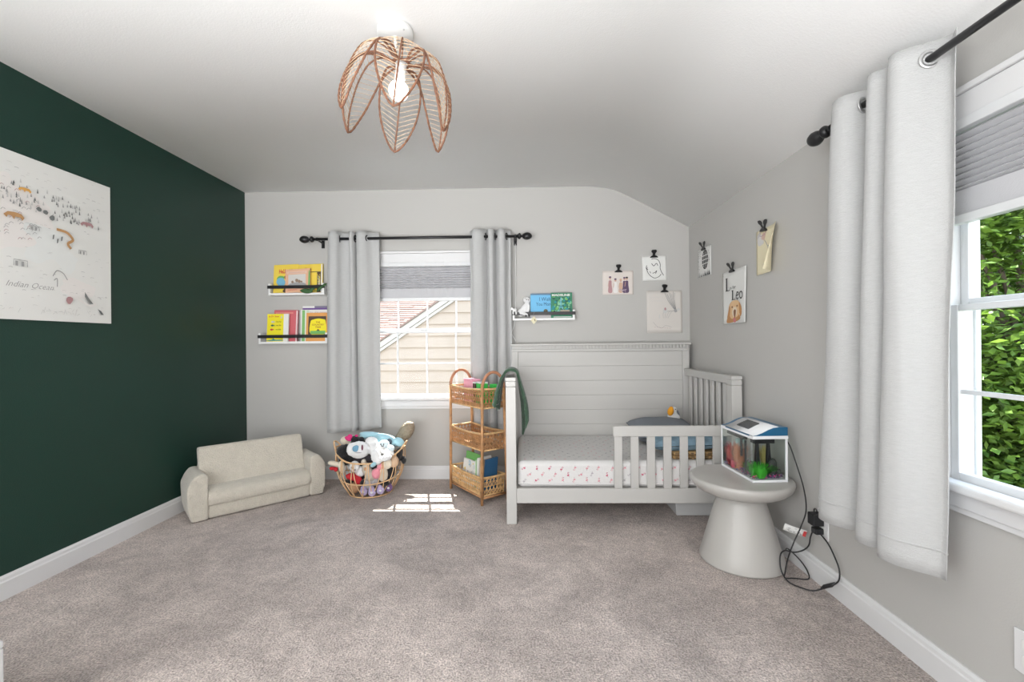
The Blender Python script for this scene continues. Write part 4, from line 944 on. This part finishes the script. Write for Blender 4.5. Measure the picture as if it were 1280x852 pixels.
toy('bow_toy', 'black soft toy with hot pink bow near back left of the heap', [((-1.285, 3.36, .400), (.034, .030, .028)), ((-1.235, 3.355, .402), (.024, .022, .020)), ((-1.27, 3.38, .365), (.06, .05, .035))], plb, (('pink_bow', [((-1.330, 3.345, .408), (.030, .018, .016), (0, .5, 0)), ((-1.315, 3.34, .425), (.020, .014, .020)), ((-1.27, 3.35, .43), (.014, .012, .010))], plh),))
toy('blue_blanket_toy', 'pale blue floppy soft toy draped across the back of the heap', [((-1.165, 3.39, .425), (.100, .04, .026), (0, .12, 0)), ((-1.06, 3.38, .40), (.10, .045, .035), (0, .22, 0)), ((-1.22, 3.40, .415), (.05, .04, .02), (0, -.25, 0)), ((-1.10, 3.36, .385), (.06, .04, .035))], plbl)
toy('blue_white_toy', 'small white and pale blue soft toy right of the shaggy one', [((-1.035, 3.275, .385), (.040, .032, .030)), ((-.985, 3.26, .352), (.032, .028, .028))], flat('toy_paleblue', .62, .72, .76), (('stitches', [((-1.050, 3.243, .388), (.006, .004, .010)), ((-1.030, 3.243, .388), (.005, .004, .010)), ((-1.040, 3.243, .372), (.014, .004, .004))], plb),))
toy('teal_toy', 'pale teal soft toy with dark ears at the right end of the heap', [((-.945, 3.34, .383), (.045, .035, .033), (0, .5, 0)), ((-.985, 3.35, .375), (.04, .03, .03))], plbl, (('dark_ear', [((-1.01, 3.32, .385), (.020, .015, .030)), ((-.985, 3.318, .352), (.02, .015, .015))], flat('toy_slate', .08, .10, .13)),))
sq = mat('sequin_taupe', (.33, .27, .20), .32, 1.0, 140, .2, 60, metal=.7)
o = blobs('sequin_cushion', [((-.925, 3.475, .435), (.058, .030, .092), (0, .62, 0)), ((-.965, 3.47, .39), (.045, .028, .055), (0, .8, 0))], sq, None, .006); tag(o, 'shiny taupe sequin cushion sticking up behind right end of the basket', 'cushion', None)
toy('duck_foot_toy', 'cream duck-shaped toy poking out of the basket at far left', [((-1.405, 3.245, .250), (.040, .020, .018), (0, .15, 0)), ((-1.335, 3.235, .225), (.024, .020, .050), (0, -.15, 0)), ((-1.37, 3.25, .24), (.03, .02, .02))], plc, (('red_trim', [((-1.415, 3.250, .212), (.020, .016, .014)), ((-1.385, 3.250, .206), (.016, .016, .020))], plr),))
toy('grey_white_toy', 'white soft toy with dark stitched face behind the front left wires', [((-1.237, 3.225, .232), (.038, .030, .042)), ((-1.205, 3.25, .19), (.04, .03, .04))], plw, (('face_mark', [((-1.243, 3.194, .232), (.014, .006, .010)), ((-1.225, 3.196, .215), (.010, .006, .006))], plg),))
toy('beige_bear', 'beige soft toy in the middle of the basket front', [((-1.150, 3.225, .215), (.035, .030, .045)), ((-1.125, 3.235, .165), (.045, .035, .045)), ((-1.165, 3.21, .27), (.02, .02, .02))], flat('toy_beige', .55, .50, .42), (('brown_patch', [((-1.150, 3.195, .222), (.012, .006, .016))], plt),))
toy('red_toy', 'red soft toy with dark band low in the basket left', [((-1.255, 3.245, .150), (.060, .035, .026), (0, .15, 0)), ((-1.215, 3.235, .125), (.03, .03, .03))], plr, (('dark_band', [((-1.285, 3.235, .118), (.035, .025, .016)), ((-1.18, 3.23, .115), (.02, .03, .02))], plb),))
toy('pink_toy', 'soft pink toy pressed against the front wires', [((-1.080, 3.225, .180), (.035, .030, .040)), ((-1.045, 3.225, .235), (.030, .025, .025))], plp)
toy('oat_toy', 'oat coloured soft toy low at the front right', [((-1.035, 3.245, .170), (.035, .035, .060)), ((-1.00, 3.23, .25), (.035, .03, .04))], plc)
toy('tan_toy', 'tan soft toy near the right end below rim', [((-.965, 3.27, .255), (.040, .035, .045), (0, .3, 0))], flat('toy_tan2', .60, .42, .28))
toy('black_long_toy', 'black long-limbed soft toy down the right side of the basket', [((-.945, 3.32, .285), (.030, .045, .065), (0, .35, 0)), ((-.985, 3.29, .19), (.035, .04, .075), (0, .4, 0)), ((-1.03, 3.26, .11), (.045, .04, .035)), ((-.905, 3.33, .25), (.018, .03, .03))], plb)
toy('brown_toy', 'reddish brown soft toy at the bottom left of the basket', [((-1.255, 3.27, .070), (.045, .045, .045))], plt)
toy('grey_cat_toy', 'grey soft toy low in the middle of the basket', [((-1.150, 3.26, .100), (.050, .04, .045)), ((-1.10, 3.26, .12), (.04, .04, .04))], plg)
for i, (x, y, z, m, lab) in enumerate(((-1.172, 3.225, .050, pll, 'lavender shoe-shaped soft toy at bottom left of centre in basket'), (-1.108, 3.215, .048, pll, 'lavender round soft toy at the bottom centre of the basket'), (-1.050, 3.228, .058, pll, 'lavender soft toy at the bottom right of centre in basket'), (-1.005, 3.275, .062, plpu, 'dark purple soft toy at the bottom right of the basket'))):
    toy('lavender_toy', lab, [((x, y, z), (.030, .026, .030)), ((x-.006, y+.01, z+.022), (.022, .022, .020))], m, (('white_patch', [((x+.004, y-.023, z+.004), (.012, .006, .010))], plw),))
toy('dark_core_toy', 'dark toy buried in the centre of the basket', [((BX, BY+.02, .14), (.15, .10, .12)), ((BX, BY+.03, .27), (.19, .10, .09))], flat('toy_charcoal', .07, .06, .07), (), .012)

# ------------------------------------------------------------------ three tier rattan stand
SA = Vector((-.290, 3.085, 0)); dx_ = Vector((-.61, .792, 0)); dy_ = Vector((.792, .61, 0))
ang = math.atan2(dx_.y, dx_.x)
MS = Matrix(((dx_.x, dy_.x, 0, SA.x), (dx_.y, dy_.y, 0, SA.y), (0, 0, 1, 0), (0, 0, 0, 1)))   # local x: long side (F->L), y: short side (F->R)
rs = thing('rattan_stand', (-.345, 3.33, 0), 'three tier rattan basket stand with arched handles beside bed post', 'storage stand')
SL, SW = .455, .205
def pole(name, x, y, ox, oy, z1): MB(MS).tube([(x+ox, y+oy, .001), (x+ox*.4, y+oy*.4, .45), (x, y, z1)], .0105, 10).build(name, M_rattan, rs, smooth=True)
pole('pole', 0, 0, 0, -.010, .84); pole('pole', SL, 0, .0, -.006, .80); pole('pole', 0, SW-.022, 0, .022, .80); pole('pole', SL, SW-.022, 0, .018, .80)
def tray(z0, z1, mrim, sidem, topn):
    tr = MB(MS); x0, x1, y0, y1 = .010, SL-.010, .006, SW-.026
    e = .008
    def ring(z, o): return [(x0-o, y0-o, z), (x1+o, y0-o, z), (x1+o, y1+o, z), (x0-o, y1+o, z)]
    b = MB(MS)
    for i in range(4):
        p, q = ring(z1, e)[i], ring(z1, e)[(i+1) % 4]; mid = Vector(p).lerp(Vector(q), .5)-Vector((0, 0, .010 if i % 2 == 0 else .003)); b.tube(spline([p, mid, q], 8), .0075, 8)
    body = b.build('tray_rim', mrim, rs, smooth=True)
    b = MB(MS)
    for i in range(4): b.tube([ring(z0, 0)[i], ring(z0, 0)[(i+1) % 4]], .006, 8)
    b.build('tray_edge', mrim, body, smooth=True)
    b = MB(MS); R_ = .0026
    sides = [((x0, y0), (x1, y0)), ((x1, y0), (x1, y1)), ((x1, y1), (x0, y1)), ((x0, y1), (x0, y0))]
    for (p, q) in sides:
        P0, P1 = Vector((*p, 0)), Vector((*q, 0)); L_ = (P1-P0).length; n_ = max(3, int(L_/.026)); st_ = L_/n_
        nrm = Vector(((P1-P0).y, -(P1-P0).x, 0)).normalized()
        def pt(s_, z): t = (z-z0)/(z1-z0); return P0+(P1-P0)*(s_/L_)+nrm*(e*t)+Vector((0, 0, z))
        hgt = z1-z0
        for k in range(n_+1): b.tube([pt(min(k*st_, L_), z0), pt(min(k*st_, L_), z1-.005)], R_, 4, cap=False)
        for k in range(-4, n_+4):      # diagonals
            for sgn in (1, -1):
                a0, a1 = k*st_, k*st_+sgn*hgt*.58
                s0, s1 = max(0, min(L_, a0)), max(0, min(L_, a1))
                if abs(s1-s0) < 1e-4: continue
                f0, f1 = (s0-a0)/(a1-a0), (s1-a0)/(a1-a0)
                b.tube([pt(s0, z0+hgt*f0)+nrm*.002*sgn, pt(s1, z0+(hgt-.006)*f1)+nrm*.002*sgn], R_, 4, cap=False)
        for k in range(1, 4): zz = z0+hgt*k/4; b.tube([pt(0, zz)+nrm*.003, pt(L_, zz)+nrm*.003], R_*.9, 4, cap=False)
    b.build('cane_weave', sidem, body, stuff=True)
    MB(MS).box(x0, x1, y0, y1, z0, z0+.005).build('tray_floor', M_rattan, body)
    return body
tray(.665, .800, M_rattanL, M_rattan, 1); tray(.370, .490, M_rattanL, M_rattan, 1); tray(.060, .185, M_rattanL, M_rattanL, 1)
for x in (0, SL):
    y1 = SW-.022; ym = y1/2; rr = y1/2
    MB(MS).tube([(x, ym-rr*math.cos(PI*k/16), .80+.115*math.sin(PI*k/16)) for k in range(17)], .0105, 10).build('arched_handle', mat('rattan_handle', (.44, .20, .11), .55, .3, 60, .2, 30), rs, smooth=True)
for y in (0, SW-.018): MB(MS).tube([(0, y, .048), (SL, y, .048)], .007, 8).build('stretcher', M_rattan, rs, smooth=True)
for x in (0, SL): MB(MS).tube([(x, 0, .048), (x, SW-.015, .048)], .008, 8).build('stretcher', M_rattan, rs, smooth=True)
def sbox(name, x0, x1, y0, y1, z0, z1, m, label, cat, rot=0, extra=None):
    M = MS @ T(((x0+x1)/2, (y0+y1)/2, z0)) @ RZ(rot); hx, hy = (x1-x0)/2, (y1-y0)/2
    root = thing(name, M @ Vector((0, 0, 0)), label, cat)
    MB(M).box(-hx, hx, -hy, hy, 0, z1-z0).build('body', m, root, bevel=.003)
    if extra: extra(M, hx, hy, z1-z0, root)
    return root
def lidx(m): return lambda M, hx, hy, h_, r_: MB(M).box(-hx*1.03, hx*1.03, -hy*1.03, hy*1.03, h_, h_+.010).build('lid', m, r_, bevel=.002)
gtin = flat('tub_green', .05, .50, .08); pkm = mat('tub_pink', (.80, .36, .46), .5)
sbox('pink_toy_box', .22, .37, .06, .13, .672, .842, pkm, 'pink toy box standing at the back of top tier', 'box', .1, lidx(pkm))
sbox('green_tub', .09, .16, .045, .11, .672, .830, gtin, 'green tub with white lid in middle of top tier', 'tub', .2, lidx(wht))
sbox('green_packet', .03, .075, .11, .155, .672, .826, gtin, 'green packet behind handle at right of top tier', 'packet', .0, None)
sbox('black_tin', .175, .21, .05, .10, .672, .826, dk, 'black and white tin beside pink box on top tier', 'tin', .0, lidx(wht))
def tbook(x, y, w, h, th_, rotz, tilt, m, label, pr_=None):
    M = MS @ T((x, y, .070)) @ RZ(rotz) @ RX(-tilt)
    root = thing('picture_book', M @ Vector((0, 0, 0)), label, 'book')
    b = MB(M); b.box(-w/2, w/2, 0, .002, 0, h); b.box(-w/2, w/2, th_-.002, th_, 0, h); b.box(-w/2, -w/2+.002, .002, th_-.002, 0, h); b.build('cover', m, root)
    MB(M).box(-w/2+.003, w/2-.002, .0022, th_-.0022, .003, h-.003).build('page_block', M_paper, root)
    if pr_:
        P = Print(M @ Matrix(((1, 0, 0, -w/2), (0, 0, -1, 0), (0, 1, 0, 0), (0, 0, 0, 1)))); pr_(P); P.build('print', root)
def pr1(P):
    rg = random.Random(3)
    for k in range(16): P.poly(blob2(rg.uniform(.03, .17), rg.uniform(.02, .17), rg.uniform(.006, .018), rg), rg.choice([M_inkl, lblue, yel, M_inkg, flat('print_mist', .62, .66, .66)]), True)
# local -y faces the room-left; books face the long front side
tbook(.255, .030, .19, .185, .014, PI*0+.0, .12, wht, 'white picture book with pale sketches leaning in the bottom tier', pr1)
tbook(.250, .052, .20, .235, .012, .0, .10, grn, 'green edged picture book behind the white one, bottom tier')
tbook(.140, .075, .12, .215, .010, PI/2-.15, .02, flat('cover_mint', .45, .62, .40), 'mint green thin book standing on edge, bottom tier')
tbook(.112, .075, .12, .235, .010, PI/2-.1, .03, wht, 'white thin book standing on edge, bottom tier')
tbook(.084, .075, .12, .225, .010, PI/2-.12, .05, flat('cover_sandy', .55, .38, .22), 'sandy thin book standing on edge, bottom tier')
tbook(.050, .080, .12, .240, .012, PI/2-.2, .10, flat('cover_navy', .02, .10, .22), 'navy and teal thin book leaning outermost in bottom tier')

# ------------------------------------------------------------------ rattan leaf pendant
LX, LY = -.512, 1.812
pl_ = thing('pendant_lamp', (LX, LY, 2.40), 'rattan pendant lamp of six leaf-shaped petals on white ceiling rose', 'lamp')
MB().lathe([(.070, 2.4), (.073, 2.396), (.073, 2.378), (.068, 2.372), (.0, 2.371)], 48, (LX, LY)).build('ceiling_rose', mat('rose_white', (.62, .62, .61), .5), pl_, smooth=True)
b = MB(); b.ell((LX-.020, LY+.052, 2.3715), .004, None, 8, 6); b.ell((LX+.045, LY-.040, 2.3715), .004, None, 8, 6); b.build('screw', M_inkg, pl_)
MB().tube([(LX, LY, 2.372), (LX+.002, LY, 2.325)], [.008, .004], 10).build('strain_relief', M_white, pl_, smooth=True)
MB().tube([(LX+.001, LY, 2.335), (LX+.003, LY, 2.245)], .0022, 8).build('cord', M_white, pl_, smooth=True)
MLa = T((LX+.027, LY, 2.27)) @ RY(.125) @ T((0, 0, -2.27))
MB(MLa).lathe([(.006, 2.262), (.020, 2.258), (.022, 2.20), (.020, 2.195), (.0, 2.194)], 20).build('socket', M_white, pl_, smooth=True)
M_bulb = mat('bulb_glow', (1, .97, .9), .4, emit=((1.0, .96, .90), 5))
MB(MLa).ell((0, 0, 2.150), .040, None, 24, 16).build('bulb', M_bulb, pl_, smooth=True)
MB(MLa).tube([(.028*math.cos(2*PI*k/24), .028*math.sin(2*PI*k/24), 2.262) for k in range(24)], .004, 6, True).build('hub_ring', M_rattanD, pl_, smooth=True)
cline = spline([(.028, 0, 2.262), (.085, 0, 2.290), (.150, 0, 2.272), (.192, 0, 2.205), (.215, 0, 2.12), (.223, 0, 2.05), (.219, 0, 1.982)], 8)
acc = [0]
for i in range(1, len(cline)): acc.append(acc[-1]+(cline[i]-cline[i-1]).length)
def cpt(s):
    s = min(max(s, 0), 1)*acc[-1]
    for i in range(1, len(acc)):
        if acc[i] >= s-1e-9: t = (s-acc[i-1])/max(1e-9, acc[i]-acc[i-1]); return cline[i-1].lerp(cline[i], t)
    return cline[-1]
def hw(s): s = min(max(s, 0), 1); return .088*(math.sin(PI*min(1, s**.86)))**.72 if 0 < s < 1 else 0
def surf(s, w_):      # w_ in -1..1
    p = cpt(s); wd = hw(s)*w_; p2 = Vector((p.x, wd, p.z)); inward = .16*abs(w_)**2*hw(s)
    d = Vector((-p.x, 0, -.3)).normalized() if p.x > .01 else Vector((0, 0, -1)); return p2+d*inward*1.6
for k in range(6):
    a = math.radians(-74.2+60*k); Mk = MLa @ RZ(a)
    b = MB(Mk); out = [surf(i/30, 1) for i in range(31)]+[surf(i/30, -1) for i in range(29, 0, -1)]
    rad = [.0038*(1+.28*(i % 2)) for i in range(len(out))]
    b.tube(out, rad, 7, True); pt = b.build('petal_frame', M_rattanD, pl_, smooth=True)
    MB(Mk).tube([surf(i/30, 0) for i in range(31)], [.0030*(1+.25*(i % 2)) for i in range(31)], 6).build('midrib', M_rattanD, pt, smooth=True)
    b = MB(Mk)
    for i in range(2, 21):
        s0 = i/21+.03
        for sg in (-1, 1):
            pts = [surf(min(s0-.11*t**1.3, 1), sg*t) for t in (0, .25, .5, .75, 1)]
            b.tube(pts, .0009, 4, cap=False)
    b.build('cane_veins', M_cane, pt, stuff=True)

# ------------------------------------------------------------------ outside
MB().box(-40, 60, 3.9, 60, -3.3, -3.2).build('ground', mat('lawn', (.07, .10, .035), 1, .5, 5, .3, 2), structure=True)
MB().box(1.6, 60, -40, 3.9, -3.3, -3.2).build('ground', mat('lawn', (.1, .17, .05)), structure=True)
hs = thing('neighbour_house', (0, 7.5, -3.2), 'cream clapboard house with reddish tiled roof seen through back window', 'house')
M_sid = mat('siding_cream', (.285, .235, .19), .7, .05, 40, .03, 5); M_stt = mat('house_trim', (.32, .305, .28), .6)
SY = 6.5
def rake(z): return -2.215+(z-1.065)/.665
pitch = .168; zb = -3.15; k = 0; ztop = 2.70
MB().prism([(rake(-3.15)+.02 if rake(-3.15) > -6 else -6, -3.15), (2.6, -3.15), (2.6, 2.75), (rake(2.75)+.03, 2.75), (-6, rake and 1.065+(-6+2.215)*.665)], 'Y', SY+.02, SY+.25).build('gable_wall', M_stt, hs)
z = 1.065+.0-pitch*25
while z < ztop:
    xl0, xl1 = max(-6, rake(z)+.05), max(-6, rake(z+pitch)+.05)
    if xl1 < 2.5:
        b = MB(); b.add([(xl0, SY-.012, z), (2.6, SY-.012, z), (2.6, SY+.008, z+pitch), (xl1, SY+.008, z+pitch), (xl0, SY+.02, z), (2.6, SY+.02, z), (2.6, SY+.02, z+pitch), (xl1, SY+.02, z+pitch)],
              [(0, 1, 2, 3), (0, 4, 5, 1), (3, 2, 6, 7), (1, 5, 6, 2), (0, 3, 7, 4)])
        b.build('clapboard', M_sid, hs)
    z += pitch
for (o0, o1, y0, nm) in ((0, .135, SY-.05, 'rake_board'), (.14, .215, SY-.035, 'rake_board')):
    zA, zB = -.6, 2.74
    b = MB(); b.prism([(rake(zA)+o0, zA-.0), (rake(zA)+o1, zA-.0), (rake(zB)+o1, zB), (rake(zB)+o0, zB)], 'Y', y0, SY+.015); b.build(nm, M_stt, hs, bevel=.004)
b = MB(); b.prism([(rake(-.6)-.045, -.6), (rake(-.6)-.003, -.6), (rake(2.74)-.003, 2.74), (rake(2.74)-.045, 2.74)], 'Y', SY-.07, SY+.2); b.build('drip_edge', flat('drip_dark', .16, .11, .09), hs)
M_roof = mat('roof_tile', (.17, .10, .078), .85, .3, 20, .18, 3)
b = MB(); rng = random.Random(1); slope = math.tan(math.radians(24)); y = SY+.26; z = .35; pr__ = .135
for c in range(48):
    yy = y+c*pr__*math.cos(math.radians(24)); zz = z+c*pr__*math.sin(math.radians(24)); x = -6.5+rng.uniform(0, .2)
    while x < 3.5:
        w_ = rng.uniform(.22, .34); t_ = rng.uniform(.018, .030); y2, z2 = yy+pr__*1.1*math.cos(math.radians(24)), zz+pr__*1.1*math.sin(math.radians(24))
        b.add([(x, yy, zz+t_), (x+w_-.008, yy, zz+t_), (x+w_-.008, y2, z2+.004), (x, y2, z2+.004), (x, yy, zz-.01), (x+w_-.008, yy, zz-.01)], [(0, 1, 2, 3), (4, 5, 1, 0)]); x += w_
b.build('roof_tiles', M_roof, hs, stuff=True)
MB().add([(-6.5, y, z-.02), (3.5, y, z-.02), (3.5, y+6.0, z+6.0*slope-.02), (-6.5, y+6.0, z+6.0*slope-.02), (-6.5, y, -3.2), (3.5, y, -3.2)], [(0, 1, 2, 3), (4, 5, 1, 0)]).build('roof_deck', flat('roof_dark', .16, .10, .08), hs)

# trees beyond window_2
def leafmat(name, col):
    m = bpy.data.materials.new(name); m.use_nodes = True; n = m.node_tree.nodes; L_ = m.node_tree.links; b = n['Principled BSDF']; b.inputs['Roughness'].default_value = .45
    t = n.new('ShaderNodeTexCoord'); nz = n.new('ShaderNodeTexNoise'); nz.inputs['Scale'].default_value = 5; L_.new(t.outputs['Object'], nz.inputs['Vector'])
    cr_ = n.new('ShaderNodeValToRGB'); cr_.color_ramp.elements[0].position = .35; cr_.color_ramp.elements[0].color = (col[0]*.45, col[1]*.55, col[2]*.6, 1); cr_.color_ramp.elements[1].position = .65; cr_.color_ramp.elements[1].color = (*col, 1)
    L_.new(nz.outputs['Fac'], cr_.inputs[0]); L_.new(cr_.outputs[0], b.inputs['Base Color'])
    tr = n.new('ShaderNodeBsdfTranslucent'); L_.new(cr_.outputs[0], tr.inputs[0]); mx = n.new('ShaderNodeMixShader'); mx.inputs[0].default_value = .4
    L_.new(b.outputs[0], mx.inputs[1]); L_.new(tr.outputs[0], mx.inputs[2]); L_.new(mx.outputs[0], n['Material Output'].inputs[0]); return m
def tree(x, y, zc, R_, n_, m, label, seed, ls=.05):
    root = thing('leafy_tree', (x, y, -3.2), label, 'tree'); rng = random.Random(seed)
    bark = mat('bark', (.16, .12, .09), .9, .8, 12)
    MB().tube([(x, y, -3.2), (x+.1, y, -1), (x-.05, y+.1, zc)], [.22, .16, .08], 10).build('trunk', bark, root, smooth=True)
    b = MB(); clumps = []
    for k in range(46):
        d = Vector((rng.gauss(0, 1), rng.gauss(0, 1), rng.gauss(0, 1))).normalized()*rng.uniform(.45, .98); p = Vector((x+d.x*R_[0], y+d.y*R_[1], zc+d.z*R_[2])); clumps.append(p)
        if k % 2 == 0: b.tube([(x, y, zc-R_[2]*.5), Vector((x, y, zc)).lerp(p, .5)-Vector((0, 0, .2)), p], [.05, .03, .008], 5)
    b.build('branches', bark, root, smooth=True)
    vs = []; fs = []
    for k in range(n_):
        c = rng.choice(clumps); q = c+Vector((rng.gauss(0, .30), rng.gauss(0, .30), rng.gauss(0, .20)))*(R_[0]/1.6)
        ax = Vector((rng.gauss(0, 1), rng.gauss(0, 1), rng.gauss(0, .5))).normalized(); nn = (Vector((rng.gauss(0, .6), rng.gauss(0, .6), 1))).normalized(); sd = ax.cross(nn).normalized(); s_ = ls*rng.uniform(.6, 1.2)
        o_ = len(vs); vs += [q-ax*s_, q+sd*s_*.55+nn*s_*.1, q+ax*s_, q-sd*s_*.55+nn*s_*.1]; fs += [(o_, o_+1, o_+2), (o_, o_+2, o_+3)]
    b = MB(); b.add(vs, fs); b.build('foliage', m, root, stuff=True)
lm1 = leafmat('leaf_maple', (.19, .30, .045)); lm2 = leafmat('leaf_mid', (.11, .20, .035)); lm3 = leafmat('leaf_lime', (.22, .31, .07))
tree(5.4, 4.9, 1.3, (1.9, 1.9, 2.2), 62000, lm1, 'broad maple-like tree filling the right window, nearest the glass', 21)
tree(4.9, 4.2, -1.3, (1.7, 2.0, 1.5), 46000, lm2, 'darker green bushy tree low in right window', 22)
tree(8.6, 9.0, 1.2, (2.8, 2.8, 3.4), 36000, lm2, 'taller mid green tree behind the near maple', 23, .075)
tree(9.2, 4.2, .0, (2.4, 2.6, 3.4), 26000, lm3, 'lime green tree at the right edge of the window', 24, .075)
